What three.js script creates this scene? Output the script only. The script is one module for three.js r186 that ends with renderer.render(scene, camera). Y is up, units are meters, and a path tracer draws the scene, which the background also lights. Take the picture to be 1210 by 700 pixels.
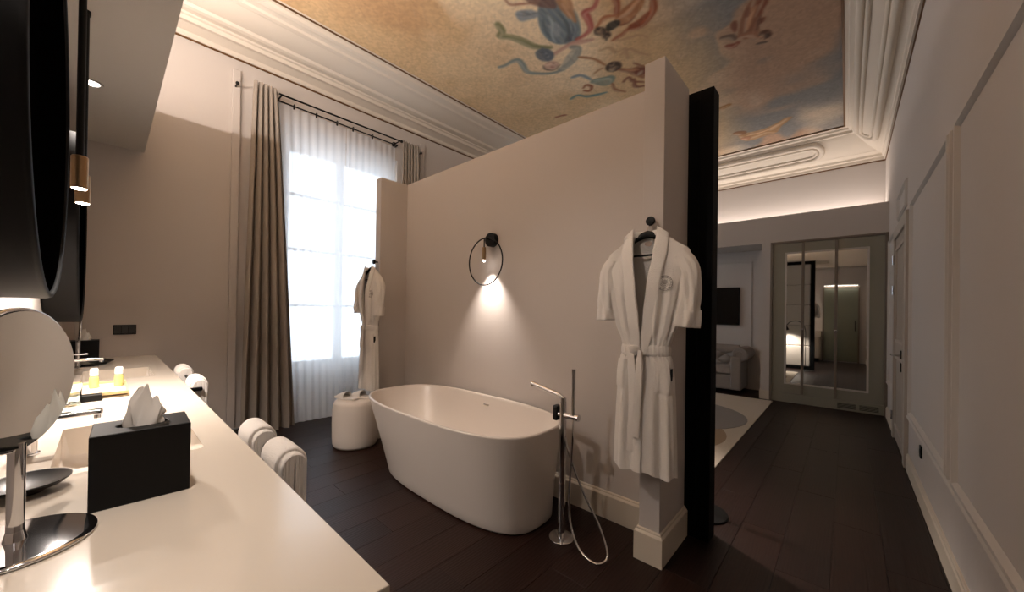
import * as THREE from 'three';
import { RoundedBoxGeometry } from 'three/addons/geometries/RoundedBoxGeometry.js';
import { mergeGeometries, toCreasedNormals } from 'three/addons/utils/BufferGeometryUtils.js';
import { RectAreaLightUniformsLib } from 'three/addons/lights/RectAreaLightUniformsLib.js';

// ------------------------------------------------------------------ camera, sky, lights, exposure
RectAreaLightUniformsLib.init();
const scene = new THREE.Scene();
const renderer = new THREE.WebGLRenderer({ antialias: true });
renderer.toneMapping = THREE.LinearToneMapping;
renderer.toneMappingExposure = 1.25;
renderer.shadowMap.enabled = true;
const FOCAL = 437.3;
const camera = new THREE.PerspectiveCamera(2 * Math.atan(350 / FOCAL) * 180 / Math.PI, 1210 / 700, 0.01, 100);
camera.position.set(0, 1.33, 0);
camera.rotation.set(0.275 * Math.PI / 180, 43.093 * Math.PI / 180, 0.855 * Math.PI / 180, 'YXZ');
camera.setViewOffset(1210, 700, 12.94, -15.3, 1210, 700);
scene.add(camera);
scene.background = new THREE.Color().setRGB(0.80, 0.90, 1.0);     // an overcast sky outside the French window
scene.backgroundIntensity = 2.9;
const WARM = new THREE.Color().setRGB(1.0, 0.875, 0.785);
const PENDANT_CD = 6.0, DOWNLIGHT_CD = 5.0, SCONCE_CD = 3.2, COVE_NITS = 60, FAR_COVE_NITS = 12;

// ------------------------------------------------------------------ main planes of the place (metres)
const XW = -4.65, XR = 0.40, ZV = 0.24, ZFAR = -7.85, ZWARD = -7.12, CEIL = 4.10;
const COUNTER = 0.878, ZPART = -2.24, SOFFIT = 2.71;

// ------------------------------------------------------------------ helpers
const V = (x, y, z) => new THREE.Vector3(x, y, z);
let seedState = 12345;
function rnd() { seedState = (seedState * 1664525 + 1013904223) >>> 0; return seedState / 4294967296; }
const lerp = (a, b, t) => a + (b - a) * t;
const clamp = (v, a = 0, b = 1) => Math.min(b, Math.max(a, v));
const smooth = (a, b, v) => { const t = clamp((v - a) / (b - a)); return t * t * (3 - 2 * t); };
function keyed(keys, x) {                       // smooth interpolation of [x, ...values] rows
  if (x <= keys[0][0]) return keys[0].slice(1);
  for (let i = 1; i < keys.length; i++) if (x <= keys[i][0]) {
    const t = (x - keys[i - 1][0]) / (keys[i][0] - keys[i - 1][0]), s = t * t * (3 - 2 * t) * 0.5 + t * 0.5;
    return keys[i].slice(1).map((v, k) => lerp(keys[i - 1][k + 1], v, s));
  }
  return keys[keys.length - 1].slice(1);
}
const taken = new Map();
function numbered(name) { const n = taken.get(name) || 0; taken.set(name, n + 1); return n ? `${name}_${String(n).padStart(3, '0')}` : name; }
function shadowed(m) { m.castShadow = true; m.receiveShadow = true; return m; }
function merged(g) {
  if (!Array.isArray(g)) return g;
  if (g.length === 1) return g[0];
  return mergeGeometries(g.map((q) => { const r = q.index ? q.toNonIndexed() : q; for (const k of Object.keys(r.attributes)) if (!['position', 'normal', 'uv'].includes(k)) r.deleteAttribute(k); return r; }));
}
function part(name, g, material, parent) { const m = shadowed(new THREE.Mesh(merged(g), material)); m.name = name; parent.add(m); return m; }
function thing(name, label, category, [x, y, z] = [0, 0, 0], turn = 0, group) {
  const o = new THREE.Group(); o.name = numbered(name); o.position.set(x, y, z); o.rotation.y = turn;
  o.userData = { label, category }; if (group) o.userData.group = group; scene.add(o); return o;
}
function single(name, label, category, g, material, group) {
  const m = shadowed(new THREE.Mesh(merged(g), material)); m.name = numbered(name); m.userData = { label, category };
  if (group) m.userData.group = group; scene.add(m); return m;
}
function struct(name, label, category, g, material) {
  const m = shadowed(new THREE.Mesh(merged(g), material)); m.name = numbered(name); m.userData = { label, category, kind: 'structure' }; scene.add(m); return m;
}
function dup(root, [dx, dy, dz], label) {
  const r = root.clone(); r.name = numbered(root.name.replace(/_\d{3}$/, '')); r.position.add(V(dx, dy, dz));
  r.userData = { ...root.userData }; if (label) r.userData.label = label; scene.add(r); return r;
}
function uvMetres(g) {                          // box-projected texture coordinates in metres
  if (g.index) g = g.toNonIndexed();
  const p = g.attributes.position, n = g.attributes.normal, uv = new Float32Array(p.count * 2);
  for (let i = 0; i < p.count; i++) {
    const ax = Math.abs(n.getX(i)), ay = Math.abs(n.getY(i)), az = Math.abs(n.getZ(i));
    if (ay >= ax && ay >= az) { uv[2 * i] = p.getX(i); uv[2 * i + 1] = p.getZ(i); }
    else if (ax >= az) { uv[2 * i] = p.getZ(i); uv[2 * i + 1] = p.getY(i); }
    else { uv[2 * i] = p.getX(i); uv[2 * i + 1] = p.getY(i); }
  }
  g.setAttribute('uv', new THREE.BufferAttribute(uv, 2)); return g;
}
function bx(x0, x1, y0, y1, z0, z1) { const g = new THREE.BoxGeometry(Math.abs(x1 - x0), Math.abs(y1 - y0), Math.abs(z1 - z0)); g.translate((x0 + x1) / 2, (y0 + y1) / 2, (z0 + z1) / 2); return uvMetres(g); }
function rbx(x0, x1, y0, y1, z0, z1, r = 0.004, seg = 2) {
  const g = new RoundedBoxGeometry(Math.abs(x1 - x0), Math.abs(y1 - y0), Math.abs(z1 - z0), seg, r);
  g.translate((x0 + x1) / 2, (y0 + y1) / 2, (z0 + z1) / 2); return g;
}
function cyl(r0, r1, h, x, y, z, seg = 32, axis = 'y') {
  const g = new THREE.CylinderGeometry(r1, r0, h, seg); if (axis === 'x') g.rotateZ(-Math.PI / 2); if (axis === 'z') g.rotateX(Math.PI / 2);
  g.translate(x, y, z); return g;
}
function tube(pts, r, seg = 48, rad = 10, closed = false) { return new THREE.TubeGeometry(new THREE.CatmullRomCurve3(pts, closed, 'centripetal'), seg, r, rad, closed); }
function lathe(profile, seg = 48) { return new THREE.LatheGeometry(profile.map(([r, y]) => new THREE.Vector2(r, y)), seg); }
function loft(rings, { closed = true, cap0 = false, cap1 = false, uvScale = 1 } = {}) {
  const n = rings[0].length, m = rings.length, pos = [], uv = [], idx = [], w = closed ? n + 1 : n;
  for (let j = 0; j < m; j++) { let l = 0; for (let i = 0; i < w; i++) { const p = rings[j][i % n]; if (i) l += p.distanceTo(rings[j][(i - 1) % n]); pos.push(p.x, p.y, p.z); uv.push(l * uvScale, j ? (p.distanceTo(rings[j - 1][i % n]) + uv[((j - 1) * w + i) * 2 + 1]) : 0); } }
  for (let j = 0; j + 1 < m; j++) for (let i = 0; i + 1 < w; i++) { const a = j * w + i, b = a + 1, c = a + w, d = c + 1; idx.push(a, b, c, b, d, c); }
  const g = new THREE.BufferGeometry();
  const cap = (ring, flip) => { const c = new THREE.Vector3(); ring.forEach((p) => c.add(p)); c.divideScalar(n); const s = pos.length / 3; pos.push(c.x, c.y, c.z); uv.push(c.x, c.z); for (let i = 0; i < n; i++) { pos.push(ring[i].x, ring[i].y, ring[i].z); uv.push(ring[i].x, ring[i].z); } for (let i = 0; i < n; i++) { const a = s + 1 + i, b = s + 1 + (i + 1) % n; flip ? idx.push(s, b, a) : idx.push(s, a, b); } };
  if (cap0) cap(rings[0], true); if (cap1) cap(rings[m - 1], false);
  g.setAttribute('position', new THREE.Float32BufferAttribute(pos, 3)); g.setAttribute('uv', new THREE.Float32BufferAttribute(uv, 2)); g.setIndex(idx); g.computeVertexNormals();
  if (closed) {                                   // weld the seam's normals
    const nn = g.attributes.normal;
    for (let j = 0; j < m; j++) { const a = j * w, b = j * w + w - 1; const s = V(nn.getX(a) + nn.getX(b), nn.getY(a) + nn.getY(b), nn.getZ(a) + nn.getZ(b)).normalize(); nn.setXYZ(a, s.x, s.y, s.z); nn.setXYZ(b, s.x, s.y, s.z); }
  }
  return g;
}
function moulding(profile, at0, at1, place) {      // a straight run: profile of [p, y], place(along, p, y) -> point, at0/at1 may depend on p (mitres)
  const f = (a, p) => (typeof a === 'function' ? a(p) : a);
  const rings = [0, 1].map((k) => profile.map(([p, y]) => place(f(k ? at1 : at0, p), p, y)));
  return toCreasedNormals(loft(rings, { closed: false }), 0.5);
}
function barOf(a, b, w, h) {                      // a straight rectangular bar between two points
  const g = new THREE.BoxGeometry(w, h, a.distanceTo(b)); const o = new THREE.Object3D(); o.position.copy(a).lerp(b, 0.5); o.lookAt(b); o.updateMatrix(); g.applyMatrix4(o.matrix); return g;
}

// ------------------------------------------------------------------ textures and materials
function noiseGrid(n, cell, seed) {
  const c = Math.max(1, Math.round(n / cell)), s = seedState; seedState = seed; const v = Array.from({ length: c * c }, rnd); seedState = s;
  const out = new Float32Array(n * n);
  for (let y = 0; y < n; y++) for (let x = 0; x < n; x++) {
    const fx = x / n * c, fy = y / n * c, x0 = Math.floor(fx), y0 = Math.floor(fy), tx = fx - x0, ty = fy - y0, sx = tx * tx * (3 - 2 * tx), sy = ty * ty * (3 - 2 * ty);
    const q = (i, j) => v[((j + c) % c) * c + (i + c) % c];
    out[y * n + x] = lerp(lerp(q(x0, y0), q(x0 + 1, y0), sx), lerp(q(x0, y0 + 1), q(x0 + 1, y0 + 1), sx), sy);
  }
  return out;
}
function texture(n, fn, { srgb = false, repeat = 1, repeatY } = {}) {
  const d = new Uint8Array(n * n * 4);
  for (let y = 0; y < n; y++) for (let x = 0; x < n; x++) { const c = fn(x, y, y * n + x), i = (y * n + x) * 4; const q = Array.isArray(c) ? c : [c, c, c]; for (let k = 0; k < 3; k++) d[i + k] = clamp(q[k]) * 255; d[i + 3] = 255; }
  const t = new THREE.DataTexture(d, n, n); t.wrapS = t.wrapT = THREE.RepeatWrapping; t.magFilter = THREE.LinearFilter; t.minFilter = THREE.LinearMipmapLinearFilter; t.generateMipmaps = true;
  if (srgb) t.colorSpace = THREE.SRGBColorSpace; t.repeat.set(repeat, repeatY || repeat); t.needsUpdate = true; return t;
}
const nA = noiseGrid(256, 64, 3), nB = noiseGrid(256, 16, 5), nC = noiseGrid(256, 4, 7), nD = noiseGrid(256, 2, 11);
const plasterBump = texture(256, (x, y, i) => 0.4 * nA[i] + 0.3 * nB[i] + 0.2 * nC[i] + 0.1 * nD[i], { repeat: 0.8 });
const terryBump = texture(256, (x, y, i) => 0.5 * nC[i] + 0.5 * nD[i], { repeat: 6 });
const weaveBump = texture(128, (x, y) => 0.5 + 0.25 * Math.sin(x * Math.PI / 4) + 0.25 * Math.sin(y * Math.PI / 4), { repeat: 8 });
const velvetBump = texture(256, (x, y, i) => 0.6 * nB[i] + 0.4 * nC[i], { repeat: 2 });
const woodMaps = [0, 1, 2, 3].map((k) => {
  const base = [[0.140, 0.076, 0.057], [0.150, 0.082, 0.060], [0.128, 0.071, 0.055], [0.160, 0.088, 0.063]][k];
  const na = noiseGrid(256, 32, 31 + k), nb = noiseGrid(256, 8, 41 + k);
  return texture(256, (x, y, i) => { const g = 0.5 + 0.5 * Math.sin((x + na[i] * 26) * 0.55 + nb[i] * 2.2), f = 0.82 + 0.22 * g + 0.16 * (nD[(y >> 3) * 256 + x] - 0.5); return base.map((c) => c * f); }, { srgb: true, repeat: 3, repeatY: 0.5 });
});
const woodBump = texture(256, (x, y, i) => 0.5 + 0.5 * Math.sin((x + nA[i] * 30) * 0.5), { repeat: 3, repeatY: 0.4 });
const std = (color, roughness, extra = {}) => new THREE.MeshStandardMaterial({ color, roughness, ...extra });
const phys = (color, roughness, extra = {}) => new THREE.MeshPhysicalMaterial({ color, roughness, ...extra });
const M = {
  wall: std('#c3bbb5', 0.92, { bumpMap: plasterBump, bumpScale: 0.0012 }),
  moulding: std('#c3bcb5', 0.8),
  base: std('#cbc0b0', 0.6),
  cornice: std('#d6cbbd', 0.85),
  gilt: std('#6b4a28', 0.5, { metalness: 0.3 }),
  soffit: std('#c0bab2', 0.9),
  ceiling: std('#cabca8', 0.95),
  grout: std('#120b08', 0.8),
  wood: woodMaps.map((map) => phys('#ffffff', 0.42, { map, bumpMap: woodBump, bumpScale: 0.0005, specularIntensity: 0.55 })),
  quartz: phys('#d9cfc1', 0.16, { clearcoat: 0.35, clearcoatRoughness: 0.06, bumpMap: plasterBump, bumpScale: 0.00004 }),
  ceramic: phys('#e2dad1', 0.22, { clearcoat: 0.4, clearcoatRoughness: 0.08 }),
  tub: phys('#dad1c8', 0.28, { clearcoat: 0.35, clearcoatRoughness: 0.12 }),
  black: phys('#030303', 0.5, { specularIntensity: 0.5 }),
  blackSatin: phys('#050505', 0.32, { clearcoat: 0.15, clearcoatRoughness: 0.2 }),
  blackGlass: phys('#040303', 0.85, { specularIntensity: 0.0 }),
  blackWood: phys('#030303', 0.7, { specularIntensity: 0.25 }),
  drumBlack: phys('#050404', 0.6, { specularIntensity: 0.4 }),
  chrome: std('#d8d8da', 0.07, { metalness: 1 }),
  brass: std('#b0926e', 0.34, { metalness: 1 }),
  mirror: std('#e8ebe8', 0.02, { metalness: 1 }),
  terry: phys('#e9e3dc', 1.0, { bumpMap: terryBump, bumpScale: 0.003, sheen: 0.4, sheenRoughness: 0.8, sheenColor: new THREE.Color('#ffffff') }),
  drape: phys('#978d83', 0.9, { bumpMap: weaveBump, bumpScale: 0.0006, sheen: 0.3, sheenColor: new THREE.Color('#c9bba9') }),
  sheer: phys('#f4f6fa', 0.78, { transmission: 0.66, thickness: 0, bumpMap: weaveBump, bumpScale: 0.0003 }),
  windowWood: std('#e8e6e2', 0.6),
  glass: phys('#ffffff', 0.02, { transmission: 1, thickness: 0 }),
  joinery: std('#8d897b', 0.55),
  doorPaint: std('#b3a99e', 0.6),
  doorLeaf: std('#a2978b', 0.55),
  joineryEdge: std('#75695d', 0.45),
  velvet: phys('#918882', 0.85, { bumpMap: velvetBump, bumpScale: 0.002, sheen: 0.8, sheenRoughness: 0.5, sheenColor: new THREE.Color('#b8aea6') }),
  rug: std('#c4b8a8', 1, { bumpMap: terryBump, bumpScale: 0.003 }),
  rugGrey: std('#8f8a86', 1, { bumpMap: terryBump, bumpScale: 0.003 }),
  rugTan: std('#a08a72', 1, { bumpMap: terryBump, bumpScale: 0.003 }),
  pouf: phys('#dad0c6', 0.85, { bumpMap: weaveBump, bumpScale: 0.0008 }),
  paper: phys('#f3efe9', 0.95, { transmission: 0.25, thickness: 0 }),
  screen: std('#040405', 0.15),
  greenPanel: std('#7d8172', 0.5),
  linen: std('#cfc8bf', 0.95, { bumpMap: weaveBump, bumpScale: 0.0006 }),
};
function glow(strength) { const m = new THREE.MeshStandardMaterial({ color: '#000000', roughness: 1 }); m.emissive = WARM.clone().lerp(new THREE.Color(1, 1, 1), 0.35); m.emissiveIntensity = strength; return m; }
function rectLight(w, h, nits, pos, target, color = WARM) { const l = new THREE.RectAreaLight(color, nits, w, h); l.position.copy(pos); l.lookAt(target); scene.add(l); return l; }
function spot(cd, pos, target, angle, penumbra, size = 1, color = WARM) { const l = new THREE.SpotLight(color, cd, 0, angle, penumbra, 2); l.position.copy(pos); l.target.position.copy(target); l.castShadow = true; l.shadow.radius = size; scene.add(l, l.target); return l; }

// ================================================================== THE SETTING
{ // floor of dark planks running along the room
  const floor = struct('floor', 'dark wenge plank floor running through bathroom and bedroom', 'floor', bx(XW - 0.35, XR + 0.15, -0.12, -0.014, ZFAR - 0.15, ZV + 0.15), M.grout);
  const W = 0.213, shared = new Map();
  for (let c = 0; c < 25; c++) {
    const x1 = XR + 0.01 - ((XR + 0.01 + 1.97) % W) - (c - 1) * W, x0 = x1 - W;
    if (x0 > XR || x1 < XW) continue;
    const L = 1.22; let z = -1.19 + ((c * 5) % 3) * L / 3 + 2 * L;
    while (z > ZFAR) {
      const a = Math.min(z, ZV), b = Math.max(z - L, ZFAR); z -= L; if (a <= b + 0.01) continue;
      const xa = Math.max(x0, XW), xb = Math.min(x1, XR), w = xb - xa - 0.0018, d = a - b - 0.0018, key = `${w.toFixed(3)} ${d.toFixed(3)}`;
      if (!shared.has(key)) { const e = 0.0006, s = new THREE.Shape([new THREE.Vector2(-w / 2 + e, -d / 2 + e), new THREE.Vector2(w / 2 - e, -d / 2 + e), new THREE.Vector2(w / 2 - e, d / 2 - e), new THREE.Vector2(-w / 2 + e, d / 2 - e)]); const g = new THREE.ExtrudeGeometry(s, { depth: 0.012, bevelEnabled: true, bevelThickness: e, bevelSize: e, bevelSegments: 1 }); g.rotateX(-Math.PI / 2); g.translate(0, -0.0126, 0); shared.set(key, uvMetres(g)); }
      const p = part('plank', shared.get(key), M.wood[Math.floor(rnd() * 4)], floor); p.position.set((xa + xb) / 2, 0, (a + b) / 2);
    }
  }
}
// window wall with the opening of a tall French window
const WZ0 = -1.34, WZ1 = -2.78, WTOP = 3.42, WY0 = -5.10, WY1 = -6.54;      // and the bedroom's own window further along
struct('wall_window', 'warm plaster wall around the tall curtained window', 'wall', [
  bx(XW - 0.35, XW, 0, CEIL, WZ0, ZV + 0.15), bx(XW - 0.35, XW, 0, CEIL, WY0, WZ1), bx(XW - 0.35, XW, 0, CEIL, ZFAR - 0.15, WY1), bx(XW - 0.35, XW, WTOP, CEIL, WZ1, WZ0), bx(XW - 0.35, XW - 0.02, -0.1, 0.0, WZ1, WZ0), bx(XW - 0.35, XW, WTOP, CEIL, WY1, WY0), bx(XW - 0.35, XW - 0.02, -0.1, 0.0, WY1, WY0)], M.wall);
struct('wall_vanity', 'plaster wall behind the vanity and round mirrors', 'wall', bx(XW - 0.35, XR + 0.15, 0, CEIL, ZV, ZV + 0.15), M.wall);
struct('wall_far', 'upper far wall washed by a cove light', 'wall', bx(XW - 0.35, XR + 0.15, 0, CEIL, ZFAR - 0.15, ZFAR), M.wall);
const wallRight = struct('wall_right', 'long right wall with panel mouldings and a door', 'wall', bx(XR, XR + 0.15, 0, CEIL, ZFAR - 0.15, ZV + 0.15), M.wall);
struct('ceiling', 'plaster ceiling around the painted mural', 'ceiling', bx(XW - 0.35, XR + 0.15, CEIL, CEIL + 0.15, ZFAR - 0.15, ZV + 0.15), M.ceiling);
struct('trim_1', 'narrow plaster surround standing beside the left curtain', 'trim', [rbx(XW, XW + 0.035, 0, 3.78, -0.93, -0.86, 0.006), rbx(XW, XW + 0.035, 0, 3.78, -3.22, -3.15, 0.006)], M.wall);

{ // built-out lower far wall: pier, lintel and niche, with a ledge that hides a light strip
  struct('wall_bedroom', 'built-out bedroom wall framing the wardrobe and the television niche', 'wall', [
    bx(-1.0, -0.885, 0, 2.46, ZFAR, ZWARD), bx(XW, XR, 2.46, 2.80, ZFAR, ZWARD), bx(XW, XR, 2.80, 2.868, ZWARD - 0.07, ZWARD), bx(XW, -3.6, 0, 2.46, ZFAR, ZWARD)], M.wall);
  struct('baseboard_pier', 'pale skirting wrapped around the pier beside the wardrobe', 'baseboard', [rbx(-1.012, -0.885, 0, 0.14, ZWARD, ZWARD + 0.014, 0.004), rbx(-1.014, -1.0, 0, 0.14, ZFAR, ZWARD + 0.014, 0.004)], M.base);
  const strip = thing('cove_light', 'warm light strip hidden behind the ledge above the wardrobe', 'light', [0, 2.805, ZFAR + 0.16]);
  part('channel', bx(XW + 0.05, XR - 0.03, -0.005, 0.005, -0.02, 0.02), M.moulding, strip);
  part('diffuser', rbx(XW + 0.05, XR - 0.03, 0.005, 0.014, -0.012, 0.012, 0.003), glow(2.5), strip);
  rectLight(5.0, 0.03, FAR_COVE_NITS * 4, V((XW + XR) / 2, 2.825, ZFAR + 0.16), V((XW + XR) / 2, 4.0, ZFAR + 0.14));
}
// partition with a return at the window end and a pillar at the other
struct('wall_partition', 'free-standing taupe partition wall behind the bathtub ending in a pillar', 'wall', [
  bx(-3.52, -0.82, 0, 2.69, ZPART - 0.16, ZPART), rbx(-3.62, -3.52, 0, 2.69, ZPART - 0.16, -1.925, 0.003), rbx(-0.82, -0.71, 0, 2.69, ZPART - 0.16, -2.0, 0.003)], M.wall);
{
  const prof = [[0, 0.172], [0.006, 0.172], [0.010, 0.166], [0.010, 0.160], [0.016, 0.155], [0.020, 0.148], [0.020, 0]];
  const g = [moulding(prof, -3.52, -0.82, (a, p, y) => V(a, y, ZPART + p)),
    moulding(prof, (p) => -0.82 - p, (p) => -0.71 + p, (a, p, y) => V(a, y, -2.0 + p)),
    moulding(prof, (p) => -2.0 + p, ZPART - 0.16, (a, p, y) => V(-0.71 + p, y, a)),
    moulding(prof, (p) => -2.0 + p, ZPART, (a, p, y) => V(-0.82 - p, y, a)),
    moulding(prof, -1.925, ZPART, (a, p, y) => V(-3.52 + p, y, a))];
  struct('baseboard_partition', 'tall moulded skirting around the partition and its pillar', 'baseboard', g, M.base);
}
{ // right wall: skirting, dado and moulded panels
  const prof = [[0, 0.135], [0.008, 0.135], [0.012, 0.128], [0.012, 0.118], [0.018, 0.11], [0.018, 0]];
  struct('baseboard_right', 'moulded skirting along the right wall', 'baseboard', [moulding(prof, ZV, -4.80, (a, p, y) => V(XR - p, y, a)), moulding(prof, -6.05, ZWARD, (a, p, y) => V(XR - p, y, a))], M.base);
  const rail = [[0, 0.475], [0.010, 0.472], [0.018, 0.462], [0.018, 0.455], [0.010, 0.448], [0.010, 0.442], [0, 0.436]];
  struct('trim_2', 'slim dado moulding low along the right wall', 'trim', [moulding(rail, ZV, -4.80, (a, p, y) => V(XR - p, y, a)), moulding(rail, -6.05, ZWARD, (a, p, y) => V(XR - p, y, a))], M.moulding);
  const frame = (z0, z1, y0, y1, w) => {                // a mitred picture-frame moulding
    const pf = [[0, 0], [0.012, 0.004], [0.012, 0.012], [0.020, 0.018], [0.020, w - 0.014], [0.010, w - 0.006], [0, w]];
    return [moulding(pf, (p) => z0, (p) => z1, (a, p, t) => V(XR - p, y1 - t, a < (z0 + z1) / 2 ? a + t : a - t)),
      moulding(pf, (p) => z0, (p) => z1, (a, p, t) => V(XR - p, y0 + t, a < (z0 + z1) / 2 ? a + t : a - t)),
      moulding(pf, (p) => y0, (p) => y1, (a, p, t) => V(XR - p, a < (y0 + y1) / 2 ? a + t : a - t, z0 + t)),
      moulding(pf, (p) => y0, (p) => y1, (a, p, t) => V(XR - p, a < (y0 + y1) / 2 ? a + t : a - t, z1 - t))];
  };
  part('panel_moulding', frame(-4.70, -3.04, 0.475, 2.32, 0.05), M.moulding, wallRight);
  part('panel_moulding', frame(-2.90, 0.05, 0.475, 2.32, 0.05), M.moulding, wallRight);
  part('panel_moulding', frame(-5.85, -5.05, 2.36, 2.62, 0.035), M.moulding, wallRight);
  part('panel_moulding', frame(-7.0, -6.16, 0.475, 2.32, 0.035), M.moulding, wallRight);
  // panelled door
  const door = new THREE.Group(); door.name = 'door_1'; door.userData = { label: 'grey panelled door with a lever handle in the right wall', category: 'door', kind: 'structure' }; scene.add(door);
  part('door_frame', [rbx(XR - 0.03, XR, 0, 2.28, -4.93, -4.82, 0.005), rbx(XR - 0.03, XR, 0, 2.28, -6.04, -5.93, 0.005), rbx(XR - 0.03, XR, 2.17, 2.28, -5.93, -4.93, 0.005)], M.doorPaint, door);
  const leaf = part('door_leaf', [bx(XR - 0.012, XR, 0.01, 2.17, -5.93, -4.93)], M.doorLeaf, door);
  const lf = (z0, z1, y0, y1) => [bx(XR - 0.024, XR - 0.012, y0, y1, z0, z0 + 0.03), bx(XR - 0.024, XR - 0.012, y0, y1, z1 - 0.03, z1), bx(XR - 0.024, XR - 0.012, y1 - 0.03, y1, z0 + 0.03, z1 - 0.03), bx(XR - 0.024, XR - 0.012, y0, y0 + 0.03, z0 + 0.03, z1 - 0.03)];
  part('door_moulding', [...lf(-5.82, -5.04, 1.06, 2.06), ...lf(-5.82, -5.04, 0.16, 0.92)], M.doorPaint, leaf);
  const handle = part('handle', [rbx(XR - 0.022, XR - 0.010, 0.79, 1.00, -5.33, -5.27, 0.004)], M.blackSatin, door);
  part('lever', [cyl(0.010, 0.010, 0.06, XR - 0.05, 0.95, -5.30, 16, 'x'), cyl(0.009, 0.009, 0.13, XR - 0.075, 0.95, -5.35, 16, 'z')], M.chrome, handle);
  for (const y of [0.25, 1.62, 1.95]) part('hinge', cyl(0.009, 0.009, 0.10, XR - 0.034, y, -5.93, 12), M.chrome, door);
}
{ // soffit above the vanity, with a lip that hides a light strip
  struct('trim_3', 'lowered soffit over the vanity with recessed downlights', 'soffit', [bx(XW, XR, SOFFIT, 3.04, -0.222, ZV), bx(XW, XR, 3.04, 3.12, -0.222, -0.205)], M.soffit);
  const s = thing('cove_light', 'warm light strip hidden on top of the soffit above the vanity', 'light', [0, 3.10, 0.10]);
  part('channel', bx(-4.55, -0.9, -0.06, 0, -0.02, 0.02), M.moulding, s);
  part('diffuser', rbx(-4.55, -0.9, 0.0, 0.01, -0.012, 0.012, 0.003), glow(2.5), s);
  rectLight(3.6, 0.03, COVE_NITS * 4, V(-2.72, 3.122, 0.09), V(-2.78, 4.0, -0.40));
}
{ // cornices
  const far = [[0, 3.66], [0.03, 3.66], [0.03, 3.70], [0.05, 3.71], [0.055, 3.745], [0.09, 3.765], [0.12, 3.772]];
  for (let k = 0; k <= 8; k++) { const t = k / 8; far.push([0.13 + 0.28 * t, 3.785 + 0.20 * t - 0.018 * Math.sin(Math.PI * t)]); }
  far.push([0.42, 4.0], [0.45, 4.005], [0.455, 4.04], [0.50, 4.05], [0.51, 4.075], [0.57, 4.085], [0.57, 4.10]);
  const k = 0.46 / 0.57;
  struct('trim_4', 'deep white plaster cornice over the far wall', 'cornice', moulding(far, XW, (p) => XR - p * k, (a, p, y) => V(a, y, ZFAR + p)), M.cornice);
  struct('trim_5', 'deep white plaster cornice over the right wall', 'cornice', moulding(far, ZV, (p) => ZFAR + p, (a, p, y) => V(XR - p * k, y, a)), M.cornice);
  const stadium = (c, along, across, L, h, r) => { const pts = []; for (let i = 0; i < 14; i++) { const a = -Math.PI / 2 + Math.PI * i / 13; pts.push([L / 2 + h * Math.cos(a), h * Math.sin(a)]); } for (let i = 0; i < 14; i++) { const a = Math.PI / 2 + Math.PI * i / 13; pts.push([-L / 2 + h * Math.cos(a), h * Math.sin(a)]); } for (const s of [-1, 1]) { const at = s < 0 ? 0 : 14; void at; } return tube(pts.map(([u, v]) => c.clone().addScaledVector(along, u).addScaledVector(across, v)), r, 160, 8, true); };
  const acF = V(0, 0.20, 0.28).normalize(), acR = V(-0.28 * k, 0.20, 0).normalize();
  const cF = V(-1.72, 3.877, ZFAR + 0.285), cR = V(XR - 0.285 * k, 3.877, -5.40);
  const orn1 = struct('trim_6', 'long round-ended plaster moulding on the far cornice', 'moulding', [stadium(cF, V(1, 0, 0), acF, 2.55, 0.140, 0.036), stadium(cF, V(1, 0, 0), acF, 2.55, 0.078, 0.022)], M.cornice);
  const orn2 = struct('trim_7', 'long round-ended plaster moulding on the right cornice', 'moulding', [stadium(cR, V(0, 0, -1), acR, 3.6, 0.128, 0.036), stadium(cR, V(0, 0, -1), acR, 3.6, 0.070, 0.022)], M.cornice);
  void orn1; void orn2;
  const win = [[0, 3.91], [0.03, 3.905], [0.045, 3.92], [0.05, 3.945], [0.16, 3.965], [0.18, 3.955], [0.21, 3.955], [0.225, 3.985], [0.25, 3.99], [0.255, 4.005], [0.30, 4.005], [0.32, 3.995], [0.36, 4.0], [0.38, 4.02]];
  for (let i = 1; i < 8; i++) { const t = i / 8; win.push([0.38 + 0.26 * t, 4.02 + 0.03 * t - 0.012 * Math.sin(Math.PI * t)]); }
  win.push([0.64, 4.045], [0.66, 4.035], [0.70, 4.038], [0.715, 4.055], [0.76, 4.06], [0.78, 4.052], [0.82, 4.058], [0.835, 4.08], [0.90, 4.085], [0.90, 4.10]);
  struct('trim_8', 'wide reeded plaster cornice above the window wall', 'cornice', moulding(win, ZV, ZFAR + 0.5, (a, p, y) => V(XW + p, y, a)), M.cornice);
  struct('trim_9', 'thin dark gilt line under the window cornice', 'trim', bx(XW, XW + 0.012, 3.895, 3.908, ZFAR, ZV), M.gilt);
  struct('trim_10', 'thin dark gilt line under the far cornice', 'trim', [bx(XW, XR, 3.640, 3.652, ZFAR, ZFAR + 0.012), bx(XR - 0.010, XR, 3.640, 3.652, ZFAR, ZV)], M.gilt);
}
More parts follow.
